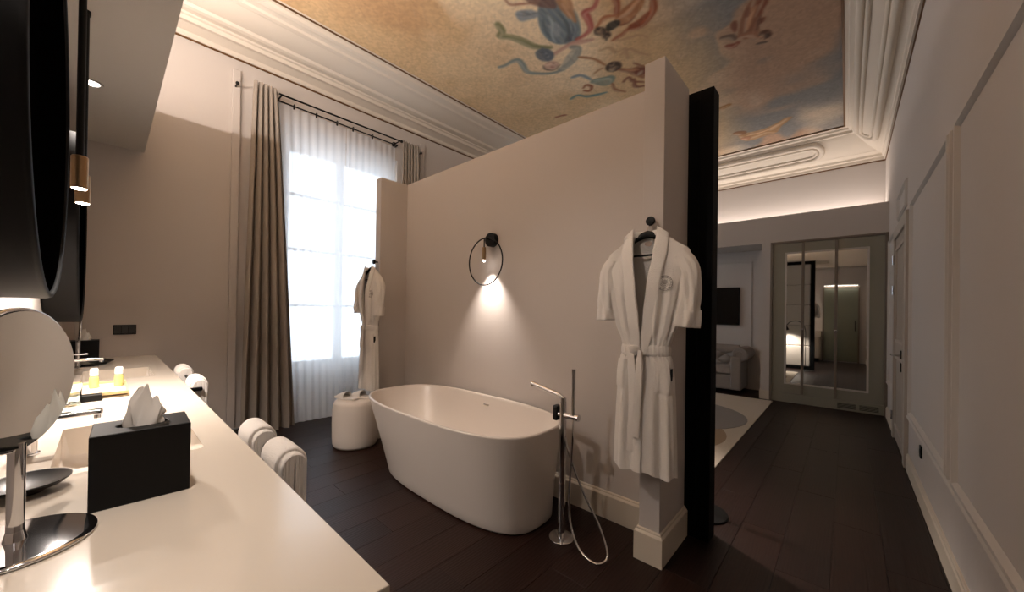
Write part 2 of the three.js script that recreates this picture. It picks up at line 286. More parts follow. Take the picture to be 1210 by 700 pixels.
{ // the painted ceiling
  const X0 = -3.76, X1 = -0.06, Z0 = -7.28, Z1 = -0.35, cw = 1024, ch = 1916;
  const cv = document.createElement('canvas'); cv.width = cw; cv.height = ch; const g = cv.getContext('2d');
  const sx = cw / (X1 - X0), sz = ch / (Z1 - Z0), P = ([x, z]) => [(x - X0) * sx, (z - Z0) * sz];
  // painted sky: ochre haze on the window side, slate and rose cloud banks on the other
  const f0 = noiseGrid(512, 128, 61), f1 = noiseGrid(512, 48, 62), f2 = noiseGrid(512, 18, 63), f3 = noiseGrid(512, 5, 64), f4 = noiseGrid(512, 90, 65);
  const img = g.createImageData(cw, ch), at = (f, x, y) => f[((y | 0) & 511) * 512 + ((x | 0) & 511)];
  const mix3 = (p, q, t) => p.map((v, i) => lerp(v, q[i], t)), OCHRE = [206, 174, 132], CREAM = [234, 212, 178], AMBER = [190, 152, 110], SLATE = [126, 124, 122], ROSE = [172, 140, 116], PALE = [202, 183, 161];
  for (let py = 0; py < ch; py++) for (let px = 0; px < cw; px++) {
    const x = X0 + px / sx, z = Z0 + py / sz, w1 = at(f1, px * 0.30 + 40, py * 0.24), w2 = at(f2, px * 0.30, py * 0.30 + 90);
    const n = 0.5 * at(f0, px * 0.34 + 60 * w1, py * 0.30 + 40 * w2) + 0.35 * w1 + 0.15 * w2, m = 0.7 * at(f4, px * 0.36 + 50 * w2, py * 0.28 + 50 * w1) + 0.3 * w2;
    const cool = smooth(-1.55, -0.75, x + 0.55 * (n - 0.5) - 0.16 * (z + 5) * smooth(-5, -7, z) );
    let c = mix3(mix3(OCHRE, AMBER, smooth(0.45, 0.75, n)), CREAM, smooth(0.40, 0.75, m) * (0.35 + 0.65 * smooth(-3.3, -2.0, x)));
    let k = mix3(mix3(SLATE, ROSE, smooth(0.42, 0.62, m)), PALE, smooth(0.55, 0.78, n));
    c = mix3(c, k, cool); const g3 = 0.95 + 0.10 * at(f3, px * 0.8, py * 0.8) , i = (py * cw + px) * 4;
    img.data[i] = clamp(c[0] * g3, 0, 255); img.data[i + 1] = clamp(c[1] * g3, 0, 255); img.data[i + 2] = clamp(c[2] * g3, 0, 255); img.data[i + 3] = 255;
  }
  g.putImageData(img, 0, 0);
  const figures = [["f","#66767f",0.85,0,[[-1.978,-2.55],[-1.836,-2.678],[-1.834,-2.905],[-1.93,-3.177],[-2.044,-3.261],[-2.235,-3.159],[-2.248,-2.933],[-2.145,-2.722]]],["f","#a8714a",0.9,0,[[-1.583,-3.192],[-1.505,-3.202],[-1.402,-3.135],[-1.301,-3.161],[-1.352,-3.27],[-1.466,-3.334],[-1.561,-3.376],[-1.638,-3.354],[-1.638,-3.255]]],["f","#8c4a2c",0.9,0,[[-1.579,-3.452],[-1.478,-3.489],[-1.349,-3.427],[-1.297,-3.366],[-1.364,-3.353],[-1.473,-3.403],[-1.559,-3.39]]],["f","#94603f",0.9,0,[[-1.91,-3.905],[-1.824,-4.021],[-1.722,-4.037],[-1.653,-4.063],[-1.763,-4.339],[-1.815,-4.214],[-1.868,-4.078]]],["f","#8a8f7e",0.9,0,[[-2.268,-3.908],[-2.152,-3.941],[-2.042,-3.999],[-2.089,-4.15],[-2.192,-4.133],[-2.258,-4.021]]],["f","#8f5f45",0.9,0,[[-0.732,-3.977],[-0.649,-3.837],[-0.556,-3.821],[-0.551,-3.995],[-0.632,-4.182],[-0.646,-4.375],[-0.756,-4.372],[-0.824,-4.267],[-0.775,-4.133]]],["f","#ab8560",0.9,0,[[-1.258,-6.594],[-1.133,-6.632],[-0.926,-6.665],[-0.739,-6.548],[-0.617,-6.48],[-0.738,-6.753],[-0.795,-6.929],[-0.961,-6.928],[-1.16,-6.992],[-1.258,-6.84]]],["f","#6d7c84",0.9,0,[[-2.111,-2.655],[-1.995,-2.713],[-1.93,-2.819],[-1.893,-2.974],[-1.938,-3.116],[-2.044,-3.217],[-2.17,-3.178],[-2.236,-3.104],[-2.23,-2.935],[-2.152,-2.792]]],["f","#8f9aa2",0.6,0,[[-2.124,-2.868],[-2.046,-2.887],[-2.057,-3.009],[-2.15,-3.093],[-2.185,-3.005]]],["f","#4f5560",0.7,0,[[-1.937,-2.935],[-1.933,-3.094],[-2.039,-3.208],[-2.158,-3.189],[-2.045,-3.102]]],["f","#8a929a",0.9,0,[[-2.274,-2.545],[-2.205,-2.566],[-2.109,-2.653],[-2.118,-2.747],[-2.24,-2.7],[-2.31,-2.667]]],["s","#5e666e",0.6,0.017,[[-2.275,-2.58],[-2.216,-2.646],[-2.123,-2.693]]],["f","#b07e58",0.9,0,[[-1.888,-2.588],[-1.768,-2.697],[-1.864,-2.927],[-1.915,-3.07],[-1.942,-2.943],[-1.941,-2.785]]],["f","#c99b70",0.6,0,[[-1.856,-2.66],[-1.805,-2.705],[-1.871,-2.872],[-1.904,-2.819]]],["f","#6f5048",0.8,0,[[-2.079,-2.436],[-1.897,-2.601],[-1.946,-2.805],[-2.06,-2.659],[-2.121,-2.531]]],["s","#8a5140",0.9,0.021,[[-2.233,-2.362],[-2.242,-2.455],[-2.165,-2.518],[-2.053,-2.603]]],["s","#7d7c58",0.9,0.077,[[-2.484,-2.545],[-2.518,-2.649],[-2.576,-2.676],[-2.51,-2.756],[-2.459,-2.868],[-2.403,-3.03],[-2.287,-3.149]]],["s","#a09a76",0.6,0.025,[[-2.563,-2.65],[-2.491,-2.735],[-2.439,-2.845],[-2.384,-3.007]]],["s","#c39684",0.9,0.061,[[-2.344,-3.258],[-2.218,-3.249],[-2.102,-3.249],[-1.987,-3.304],[-1.9,-3.34]]],["s","#a8524a",0.9,0.061,[[-2.024,-3.229],[-1.955,-3.234],[-1.85,-3.195],[-1.806,-3.058],[-1.792,-2.986],[-1.707,-2.992],[-1.617,-2.919]]],["s","#c77a70",0.6,0.017,[[-2.009,-3.219],[-1.935,-3.215],[-1.853,-3.179],[-1.811,-3.048],[-1.779,-2.991],[-1.689,-2.989]]],["f","#59626e",0.9,0,[[-2.459,-3.09],[-2.38,-3.082],[-2.306,-3.148],[-2.311,-3.255],[-2.395,-3.33],[-2.48,-3.271],[-2.493,-3.175]]],["f","#c09c8a",0.9,0,[[-2.519,-3.324],[-2.434,-3.296],[-2.356,-3.365],[-2.37,-3.44],[-2.466,-3.462],[-2.53,-3.398]]],["s","#433532",0.9,0.018,[[-2.519,-3.324],[-2.536,-3.392],[-2.469,-3.467],[-2.364,-3.438]]],["s","#433532",0.9,0.015,[[-2.457,-3.327],[-2.443,-3.368]]],["s","#8a4a42",0.9,0.013,[[-2.47,-3.4],[-2.444,-3.424]]],["s","#8e8e86",0.9,0.07,[[-2.426,-3.498],[-2.278,-3.494],[-2.143,-3.422],[-2.08,-3.351],[-2.126,-3.288]]],["s","#7b8683",0.9,0.057,[[-2.907,-3.014],[-2.835,-3.041],[-2.743,-3.043],[-2.674,-3.07],[-2.685,-3.165],[-2.72,-3.292],[-2.63,-3.413],[-2.515,-3.501],[-2.38,-3.54]]],["s","#a3a79c",0.6,0.018,[[-2.666,-3.088],[-2.703,-3.214],[-2.701,-3.297],[-2.607,-3.411]]],["f","#a2a198",0.6,0,[[-2.347,-3.443],[-2.198,-3.34],[-2.104,-3.313],[-2.05,-3.341],[-2.128,-3.452],[-2.266,-3.54],[-2.393,-3.55],[-2.429,-3.503]]],["s","#a9b6ba",0.8,0.02,[[-2.058,-2.776],[-2.091,-2.899],[-2.179,-3.01],[-2.205,-3.117]]],["s","#48535b",0.8,0.024,[[-1.972,-2.83],[-1.99,-2.989],[-2.057,-3.12],[-2.137,-3.187]]],["s","#93a3a9",0.8,0.017,[[-1.926,-2.944],[-1.96,-3.096],[-2.053,-3.195]]],["s","#48535b",0.8,0.018,[[-2.124,-2.792],[-2.189,-2.918],[-2.209,-3.04]]],["s","#9fb0b4",0.8,0.015,[[-1.94,-2.834],[-1.957,-2.993],[-2.016,-3.128]]],["s","#515c64",0.8,0.014,[[-2.219,-2.582],[-2.182,-2.652],[-2.12,-2.69]]],["s","#d8b49c",0.9,0.035,[[-2.495,-3.335],[-2.437,-3.359],[-2.388,-3.396]]],["s","#6a4a40",0.9,0.011,[[-2.415,-3.358],[-2.401,-3.384]]],["s","#d9b090",0.7,0.019,[[-1.891,-2.761],[-1.907,-2.888],[-1.919,-3.001]]],["s","#a06a44",0.9,0.101,[[-1.344,-3.165],[-1.473,-3.231],[-1.584,-3.241]]],["s","#c28a62",0.6,0.036,[[-1.361,-3.172],[-1.478,-3.226]]],["s","#8a4428",0.9,0.056,[[-1.512,-3.014],[-1.532,-3.108],[-1.583,-3.192]]],["s","#8a4526",0.9,0.065,[[-1.263,-3.238],[-1.33,-3.396],[-1.469,-3.485],[-1.577,-3.446]]],["s","#a86440",0.9,0.044,[[-1.797,-3.216],[-1.688,-3.164],[-1.592,-3.209]]],["f","#2b2820",0.9,0,[[-1.735,-3.272],[-1.675,-3.234],[-1.584,-3.273],[-1.605,-3.336],[-1.703,-3.354],[-1.751,-3.334]]],["s","#3a2c24",0.9,0.092,[[-1.811,-3.257],[-1.798,-3.311],[-1.771,-3.39]]],["s","#8a6a50",0.7,0.025,[[-1.818,-3.224],[-1.814,-3.31],[-1.799,-3.394]]],["s","#9a5a3a",0.9,0.047,[[-1.766,-3.482],[-1.652,-3.47],[-1.591,-3.442]]],["s","#453629",0.9,0.147,[[-1.958,-3.862],[-1.944,-3.886]]],["s","#8a7358",0.7,0.023,[[-1.961,-3.806],[-1.955,-3.882],[-1.911,-3.868]]],["s","#a06a45",0.9,0.037,[[-2.146,-3.469],[-2.045,-3.6],[-1.998,-3.779]]],["s","#8a5a40",0.9,0.053,[[-1.921,-3.949],[-1.843,-4.064],[-1.789,-4.198]]],["s","#75402c",0.9,0.116,[[-1.768,-4.168],[-1.717,-4.132]]],["s","#8a5a40",0.9,0.032,[[-1.749,-3.953],[-1.694,-4.098]]],["s","#7c8a92",0.9,0.046,[[-2.397,-3.722],[-2.296,-3.758],[-2.247,-3.907]]],["s","#8a4a2e",0.9,0.04,[[-2.405,-3.995],[-2.343,-3.965],[-2.312,-4.035],[-2.377,-4.099],[-2.423,-4.045]]],["s","#7d8a7d",0.9,0.079,[[-2.256,-3.96],[-2.122,-3.999],[-2.057,-4.037],[-2.099,-4.12]]],["s","#9a6a4a",0.9,0.046,[[-2.095,-4.145],[-2.124,-4.28],[-2.047,-4.41]]],["s","#7a4630",0.9,0.04,[[-1.983,-4.203],[-1.896,-4.161],[-1.893,-4.263],[-1.795,-4.371]]],["s","#7a4630",0.9,0.046,[[-1.86,-4.232],[-1.91,-4.393],[-1.825,-4.447]]],["s","#9c6a48",0.9,0.023,[[-2.175,-3.835],[-2.08,-3.807],[-2.041,-3.806]]],["s","#587c7a",0.9,0.048,[[-2.641,-4.093],[-2.535,-4.08],[-2.458,-4.181],[-2.333,-4.237],[-2.227,-4.263]]],["s","#8a4a34",0.9,0.037,[[-3.052,-4.339],[-2.961,-4.362],[-2.9,-4.388]]],["s","#b58f6c",0.5,0.04,[[-1.932,-3.53],[-1.837,-3.554],[-1.82,-3.663],[-1.738,-3.673]]],["s","#b58f6c",0.5,0.037,[[-1.747,-3.513],[-1.634,-3.556],[-1.523,-3.599],[-1.482,-3.693]]],["s","#b58f6c",0.5,0.04,[[-1.805,-3.741],[-1.689,-3.717],[-1.647,-3.818],[-1.568,-3.954]]],["s","#b58f6c",0.5,0.041,[[-1.716,-3.662],[-1.763,-3.845]]],["s","#8a5a42",0.9,0.112,[[-0.593,-3.82],[-0.671,-4.032],[-0.748,-4.262]]],["s","#7d4630",0.9,0.071,[[-0.542,-3.883],[-0.63,-4.068]]],["s","#b07c58",0.6,0.046,[[-0.648,-3.943],[-0.716,-4.187]]],["f","#74422e",0.9,0,[[-0.845,-4.03],[-0.779,-3.992],[-0.789,-4.121],[-0.83,-4.209]]],["f","#74422e",0.9,0,[[-0.64,-4.136],[-0.557,-4.135],[-0.606,-4.225],[-0.651,-4.205]]],["f","#80503a",0.9,0,[[-0.72,-3.987],[-0.656,-3.882],[-0.666,-3.999],[-0.704,-4.059]]],["s","#9a6a50",0.9,0.091,[[-0.802,-4.278],[-0.725,-4.304],[-0.66,-4.405]]],["s","#5e3c2c",0.9,0.091,[[-0.626,-4.372],[-0.611,-4.45]]],["s","#c09070",0.9,0.037,[[-0.651,-4.413],[-0.644,-4.463]]],["s","#6a564a",0.9,0.065,[[-0.938,-4.177],[-0.881,-4.207],[-0.844,-4.284]]],["s","#8a4c38",0.9,0.065,[[-0.929,-4.335],[-0.885,-4.384],[-0.833,-4.361]]],["s","#4a3a34",0.9,0.032,[[-0.695,-4.508],[-0.619,-4.54]]],["s","#a88058",0.9,0.127,[[-1.22,-6.68],[-1.136,-6.839],[-0.93,-6.81],[-0.783,-6.686],[-0.631,-6.511]]],["s","#a88058",0.9,0.07,[[-0.927,-6.783],[-0.811,-6.885]]],["s","#8a6040",0.9,0.126,[[-1.258,-6.542],[-1.193,-6.62]]],["s","#b07e60",0.9,0.107,[[-1.212,-6.815],[-1.164,-6.857]]],["s","#a0703c",0.9,0.076,[[-1.266,-5.617],[-1.207,-5.606],[-1.161,-5.586]]],["s","#6a5240",0.8,0.011,[[-1.813,-3.31],[-1.825,-3.312],[-1.822,-3.29]]],["s","#9a7c5e",0.8,0.011,[[-1.801,-3.305],[-1.807,-3.292],[-1.793,-3.28]]],["s","#9a7c5e",0.8,0.011,[[-1.769,-3.251],[-1.775,-3.267],[-1.786,-3.257]]],["s","#6a5240",0.8,0.011,[[-1.818,-3.31],[-1.815,-3.326],[-1.831,-3.332]]],["s","#9a7c5e",0.8,0.01,[[-1.793,-3.293],[-1.793,-3.277],[-1.778,-3.276]]],["s","#9a7c5e",0.8,0.011,[[-1.788,-3.274],[-1.799,-3.284],[-1.804,-3.266]]],["s","#6a5240",0.8,0.011,[[-1.793,-3.334],[-1.791,-3.317],[-1.776,-3.32]]],["s","#9a7c5e",0.8,0.011,[[-1.812,-3.333],[-1.808,-3.348],[-1.824,-3.356]]],["s","#9a7c5e",0.8,0.011,[[-1.788,-3.307],[-1.783,-3.291],[-1.77,-3.299]]],["s","#9a7c5e",0.8,0.011,[[-1.774,-3.272],[-1.786,-3.273],[-1.781,-3.251]]],["s","#2c2019",0.8,0.01,[[-1.82,-3.289],[-1.831,-3.301],[-1.837,-3.282]]],["s","#3a2c24",0.8,0.011,[[-1.794,-3.326],[-1.785,-3.334],[-1.796,-3.352]]],["s","#2c2019",0.8,0.01,[[-1.798,-3.269],[-1.795,-3.252],[-1.781,-3.256]]],["s","#9a7c5e",0.8,0.011,[[-1.823,-3.292],[-1.823,-3.276],[-1.807,-3.274]]],["s","#6a5240",0.8,0.011,[[-1.812,-3.331],[-1.816,-3.316],[-1.801,-3.308]]],["s","#6a5240",0.8,0.011,[[-1.79,-3.289],[-1.784,-3.302],[-1.799,-3.313]]],["s","#2c2019",0.8,0.011,[[-1.807,-3.415],[-1.794,-3.408],[-1.794,-3.431]]],["s","#2c2019",0.8,0.011,[[-1.798,-3.392],[-1.809,-3.388],[-1.8,-3.367]]],["s","#9a7c5e",0.8,0.011,[[-1.795,-3.387],[-1.784,-3.392],[-1.793,-3.412]]],["s","#9a7c5e",0.8,0.011,[[-1.758,-3.322],[-1.749,-3.332],[-1.762,-3.348]]],["s","#2c2019",0.8,0.011,[[-1.796,-3.392],[-1.795,-3.375],[-1.78,-3.376]]],["s","#6a5240",0.8,0.011,[[-1.796,-3.397],[-1.808,-3.394],[-1.8,-3.373]]],["s","#2c2019",0.8,0.011,[[-1.803,-3.42],[-1.805,-3.438],[-1.821,-3.436]]],["s","#9a7c5e",0.8,0.011,[[-1.809,-3.393],[-1.821,-3.4],[-1.821,-3.377]]],["s","#6a5240",0.8,0.011,[[-1.76,-3.4],[-1.771,-3.398],[-1.764,-3.376]]],["s","#2c2019",0.8,0.011,[[-1.799,-3.38],[-1.794,-3.393],[-1.808,-3.405]]],["s","#2c2019",0.8,0.013,[[-1.922,-3.808],[-1.91,-3.813],[-1.922,-3.839]]],["s","#2c2019",0.8,0.013,[[-1.971,-3.826],[-1.984,-3.84],[-1.988,-3.816]]],["s","#3a2c24",0.8,0.013,[[-1.947,-3.928],[-1.936,-3.91],[-1.927,-3.929]]],["s","#3a2c24",0.8,0.013,[[-1.946,-3.835],[-1.952,-3.857],[-1.967,-3.849]]],["s","#6a5240",0.8,0.013,[[-1.964,-3.873],[-1.978,-3.874],[-1.97,-3.846]]],["s","#6a5240",0.8,0.013,[[-1.945,-3.818],[-1.953,-3.839],[-1.967,-3.829]]],["s","#6a5240",0.8,0.014,[[-1.934,-3.894],[-1.943,-3.914],[-1.955,-3.9]]],["s","#9a7c5e",0.8,0.013,[[-1.923,-3.826],[-1.933,-3.845],[-1.943,-3.828]]],["s","#3a2c24",0.8,0.014,[[-1.92,-3.935],[-1.926,-3.918],[-1.908,-3.903]]],["s","#2c2019",0.8,0.013,[[-1.909,-3.884],[-1.894,-3.876],[-1.896,-3.904]]],["s","#6a5240",0.8,0.014,[[-1.963,-3.859],[-1.97,-3.881],[-1.984,-3.871]]],["s","#9a7c5e",0.8,0.013,[[-1.995,-3.91],[-1.982,-3.894],[-1.976,-3.916]]],["s","#9a7c5e",0.8,0.013,[[-1.913,-3.829],[-1.911,-3.808],[-1.894,-3.808]]],["s","#9a7c5e",0.8,0.014,[[-1.982,-3.898],[-1.992,-3.889],[-1.978,-3.865]]],["s","#6a5240",0.8,0.014,[[-1.908,-3.884],[-1.9,-3.898],[-1.917,-3.917]]],["s","#6a5240",0.8,0.013,[[-1.929,-3.835],[-1.915,-3.825],[-1.915,-3.851]]],["s","#3a2c24",0.8,0.013,[[-1.936,-3.814],[-1.948,-3.808],[-1.936,-3.783]]],["s","#6a5240",0.8,0.013,[[-1.926,-3.869],[-1.916,-3.879],[-1.93,-3.902]]],["s","#3a2c24",0.8,0.012,[[-0.593,-4.436],[-0.585,-4.466],[-0.602,-4.48]]],["s","#6a5240",0.8,0.012,[[-0.601,-4.394],[-0.588,-4.382],[-0.582,-4.422]]],["s","#3a2c24",0.8,0.012,[[-0.612,-4.454],[-0.602,-4.431],[-0.59,-4.467]]],["s","#2c2019",0.8,0.012,[[-0.602,-4.404],[-0.591,-4.43],[-0.606,-4.451]]],["s","#6a5240",0.8,0.012,[[-0.643,-4.391],[-0.651,-4.362],[-0.634,-4.348]]],["s","#2c2019",0.8,0.012,[[-0.611,-4.42],[-0.598,-4.408],[-0.592,-4.449]]],["s","#3a2c24",0.8,0.012,[[-0.625,-4.434],[-0.614,-4.459],[-0.629,-4.483]]],["s","#6a5240",0.8,0.012,[[-0.639,-4.429],[-0.649,-4.453],[-0.661,-4.419]]],["s","#4a5664",0.8,0.012,[[-2.346,-3.096],[-2.36,-3.098],[-2.353,-3.076]]],["s","#39434e",0.8,0.012,[[-2.398,-3.221],[-2.383,-3.217],[-2.388,-3.24]]],["s","#7a8894",0.8,0.012,[[-2.371,-3.185],[-2.363,-3.167],[-2.349,-3.177]]],["s","#7a8894",0.8,0.013,[[-2.378,-3.227],[-2.385,-3.245],[-2.401,-3.238]]],["s","#39434e",0.8,0.012,[[-2.357,-3.165],[-2.358,-3.182],[-2.377,-3.186]]],["s","#4a5664",0.8,0.012,[[-2.421,-3.243],[-2.427,-3.262],[-2.444,-3.257]]],["s","#4a5664",0.8,0.013,[[-2.465,-3.205],[-2.478,-3.22],[-2.488,-3.205]]],["s","#39434e",0.8,0.012,[[-2.389,-3.143],[-2.404,-3.154],[-2.407,-3.134]]],["s","#39434e",0.8,0.012,[[-2.397,-3.232],[-2.398,-3.215],[-2.379,-3.209]]],["s","#7a8894",0.8,0.012,[[-2.391,-3.191],[-2.376,-3.183],[-2.376,-3.205]]],["s","#d0a078",0.8,0.023,[[-1.569,-3.242],[-1.478,-3.226],[-1.378,-3.179]]],["s","#6a3a24",0.8,0.018,[[-1.625,-3.344],[-1.541,-3.367],[-1.457,-3.33]]],["s","#c4633f",0.8,0.017,[[-1.466,-3.461],[-1.365,-3.413],[-1.312,-3.33]]],["s","#b97f58",0.8,0.027,[[-1.885,-3.952],[-1.821,-4.057],[-1.75,-4.103]]],["s","#b4b8a4",0.8,0.021,[[-2.237,-3.945],[-2.136,-3.987],[-2.067,-4.028]]],["s","#c08c68",0.8,0.033,[[-0.73,-4.215],[-0.677,-4.065],[-0.611,-3.94]]],["s","#5a3424",0.8,0.024,[[-0.661,-4.277],[-0.606,-4.091]]],["s","#d0a880",0.8,0.045,[[-1.151,-6.74],[-0.936,-6.745],[-0.747,-6.623]]]];
  const cf = document.createElement('canvas'); cf.width = cw; cf.height = ch; const h = cf.getContext('2d');
  const shade = (c, k) => { const q = new THREE.Color(c); const l = k > 0 ? new THREE.Color('#f0dcc0') : new THREE.Color('#2a1c14'); return '#' + q.lerp(l, Math.abs(k)).getHexString(); };
  for (const [kind, c, a, w, pts] of figures) {
    const q = pts.map(P);
    if (kind === 's') {                               // a limb or a scarf: tapered, turned light to dark across its width
      const cur = new THREE.CatmullRomCurve3(q.map(([x, y]) => V(x, y, 0)), false, 'centripetal'), n = Math.max(20, Math.round(cur.getLength() / 3));
      for (const [f, k, ox, oy, al] of [[1.10, -0.28, 0.08, 0.08, 0.3], [0.92, 0, 0, 0, 1], [0.5, 0.22, -0.16, -0.16, 0.7], [0.2, 0.42, -0.22, -0.22, 0.5]]) {
        h.fillStyle = shade(c, k); h.globalAlpha = a * al * 0.8;
        for (let i = 0; i <= n; i++) { const t = i / n, p = cur.getPoint(t), r = w * sx * 0.5 * f * (0.5 + 0.5 * Math.sin(Math.PI * clamp(0.06 + 0.9 * t)) ** 0.7) * (1 + 0.16 * Math.sin(9 * t + q[0][0])); h.beginPath(); h.ellipse(p.x + ox * w * sx, p.y + oy * w * sx, r, r, 0, 0, 7); h.fill(); }
      }
    } else {
      const n = q.length, mid = (i) => [(q[i % n][0] + q[(i + 1) % n][0]) / 2, (q[i % n][1] + q[(i + 1) % n][1]) / 2];
      h.beginPath(); h.moveTo(...mid(0)); for (let i = 1; i <= n; i++) h.quadraticCurveTo(...q[i % n], ...mid(i)); h.save(); h.globalAlpha = a; h.fillStyle = c; h.fill(); h.clip();
      const xs = q.map((p) => p[0]), ys = q.map((p) => p[1]), x0 = Math.min(...xs), x1 = Math.max(...xs), y0 = Math.min(...ys), y1 = Math.max(...ys);
      for (let i = 0; i < 16; i++) { h.globalAlpha = 0.22; h.strokeStyle = shade(c, i % 2 ? 0.4 : -0.4); h.lineWidth = (x1 - x0) * (0.03 + 0.05 * rnd()); h.lineCap = 'round'; const u = rnd(); h.beginPath(); h.moveTo(lerp(x0, x1, u), y0); h.bezierCurveTo(lerp(x0, x1, u + 0.3 * (rnd() - 0.5)), lerp(y0, y1, 0.35), lerp(x0, x1, u + 0.5 * (rnd() - 0.5)), lerp(y0, y1, 0.7), lerp(x0, x1, u + 0.4 * (rnd() - 0.5)), y1); h.stroke(); }
      h.restore();
    }
  }
  g.globalAlpha = 1; g.filter = 'blur(2.5px)'; g.drawImage(cf, 0, 0); g.filter = 'none';
  for (let i = 0; i < 2600; i++) {                    // brushwork over all
    const x = lerp(X0, X1, rnd()), z = lerp(Z0, Z1, rnd()), [px, py] = P([x, z]), an = 0.5 + 1.2 * rnd(), l = 6 + 26 * rnd();
    g.globalAlpha = 0.03 + 0.04 * rnd(); g.strokeStyle = ['#efe0c2', '#3a2c20', '#6f7c88', '#b88a58'][Math.floor(rnd() * 4)]; g.lineWidth = 1.5 + 4 * rnd(); g.lineCap = 'round'; g.beginPath(); g.moveTo(px, py); g.lineTo(px + Math.cos(an) * l, py + Math.sin(an) * l); g.stroke();
  }
  for (let i = 0; i < 900; i++) { g.globalAlpha = 0.06; g.fillStyle = rnd() > 0.5 ? '#e2cfae' : '#4a3826'; const [px, py] = P([lerp(X0, X1, rnd()), lerp(Z0, Z1, rnd())]); g.fillRect(px, py, 2 + 8 * rnd(), 2 + 5 * rnd()); }
  g.globalAlpha = 1;
  const t = new THREE.CanvasTexture(cv); t.colorSpace = THREE.SRGBColorSpace; t.flipY = false;
  const geo = new THREE.BufferGeometry(), y = CEIL - 0.006;
  geo.setAttribute('position', new THREE.Float32BufferAttribute([X0, y, Z0, X1, y, Z0, X1, y, Z1, X0, y, Z1], 3)); geo.setAttribute('normal', new THREE.Float32BufferAttribute([0, -1, 0, 0, -1, 0, 0, -1, 0, 0, -1, 0], 3)); geo.setAttribute('uv', new THREE.Float32BufferAttribute([0, 0, 1, 0, 1, 1, 0, 1], 2)); geo.setIndex([0, 1, 2, 0, 2, 3]);
  const mural = thing('ceiling_mural', 'painted ceiling mural of floating figures and scarves in ochre clouds', 'mural');
  part('canvas', geo, std('#ffffff', 0.85, { map: t, bumpMap: plasterBump, bumpScale: 0.0003 }), mural);
  part('border', [bx(X0 - 0.02, X0, CEIL - 0.022, CEIL, Z0, Z1), bx(X1, X1 + 0.02, CEIL - 0.022, CEIL, Z0, Z1), bx(X0 - 0.02, X1 + 0.02, CEIL - 0.022, CEIL, Z0 - 0.02, Z0), bx(X0 - 0.02, X1 + 0.02, CEIL - 0.022, CEIL, Z1, Z1 + 0.02)], M.gilt, mural);
}
for (const [name, label, WA, WB] of [['window_1', 'tall white French window behind sheer curtains beside the bathtub', WZ0, WZ1], ['window_2', 'tall white French window of the bedroom behind the partition', WY0, WY1]]) { // French windows
  const w = new THREE.Group(); w.name = name; w.userData = { label, category: 'window', kind: 'structure' }; scene.add(w);
  const x0 = XW - 0.24, x1 = XW - 0.18, y1 = WTOP - 0.01;
  part('window_frame', [bx(x0, x1, 0, y1, WA - 0.07, WA), bx(x0, x1, 0, y1, WB, WB + 0.07), bx(x0, x1, y1 - 0.16, y1, WB + 0.07, WA - 0.07), bx(x0, x1, 0, 0.03, WB + 0.07, WA - 0.07)], M.windowWood, w);
  const mid = (WA + WB) / 2;
  for (const [a, b] of [[WA - 0.07, mid], [mid, WB + 0.07]]) {
    const zA = a, zB = b;
    const s = part('sash', [bx(x0, x1 + 0.01, 0.03, y1 - 0.16, zA, zA - 0.05), bx(x0, x1 + 0.01, 0.03, y1 - 0.16, zB + 0.05, zB), bx(x0, x1 + 0.01, 0.03, 0.68, zA - 0.05, zB + 0.05), bx(x0, x1 + 0.01, y1 - 0.21, y1 - 0.16, zA - 0.05, zB + 0.05)], M.windowWood, w);
    for (const y of [1.36, 2.03, 2.69]) part('glazing_bar', bx(x0 + 0.005, x1 + 0.005, y - 0.016, y + 0.016, zA - 0.05, zB + 0.05), M.windowWood, s);
    const ys = [0.68, 1.36, 2.03, 2.69, y1 - 0.21];
    for (let k = 0; k < 4; k++) part('pane', bx(x0 + 0.028, x0 + 0.034, ys[k], ys[k + 1], zA - 0.045, zB + 0.045), M.glass, s);
  }
}
{ // door to the wash room behind the vanity's end, seen in the wardrobe mirrors
  const d = new THREE.Group(); d.name = 'door_2'; d.userData = { label: 'grey-green door beside the vanity end under a thin light strip', category: 'door', kind: 'structure' }; scene.add(d);
  part('door_leaf', rbx(-0.50, 0.22, 0.02, 2.14, ZV - 0.045, ZV, 0.004), M.greenPanel, d);
  part('door_frame', [rbx(-0.535, -0.50, 0, 2.18, ZV - 0.055, ZV, 0.004), rbx(0.22, 0.255, 0, 2.18, ZV - 0.055, ZV, 0.004), rbx(-0.50, 0.22, 2.14, 2.18, ZV - 0.055, ZV, 0.004)], M.joineryEdge, d);
  part('handle', cyl(0.012, 0.012, 0.3, 0.17, 1.05, ZV - 0.08, 16), M.blackSatin, d);
  const st = thing('strip_light', 'thin warm light strip above the grey-green door', 'light', [-0.14, 2.20, ZV - 0.075]);
  part('profile', rbx(-0.36, 0.36, 0.004, 0.020, -0.012, 0.075, 0.002), M.moulding, st); part('diffuser', bx(-0.35, 0.35, -0.002, 0.004, -0.010, 0.010), glow(3), st);
  rectLight(0.70, 0.02, 26, V(-0.14, 2.196, ZV - 0.075), V(-0.14, 0, ZV - 0.06));
  const v = thing('air_vent', 'slim white air grille on the face of the soffit', 'vent', [-0.66, 2.86, -0.222]);
  part('frame', [bx(-0.3, 0.3, 0.055, 0.07, -0.012, 0), bx(-0.3, 0.3, -0.07, -0.055, -0.012, 0), bx(-0.3, -0.285, -0.055, 0.055, -0.012, 0), bx(0.285, 0.3, -0.055, 0.055, -0.012, 0)], M.moulding, v);
  for (let k = 0; k < 5; k++) part('slat', bx(-0.285, 0.285, -0.048 + k * 0.022, -0.040 + k * 0.022, -0.012, -0.001), M.joinery, v);
}

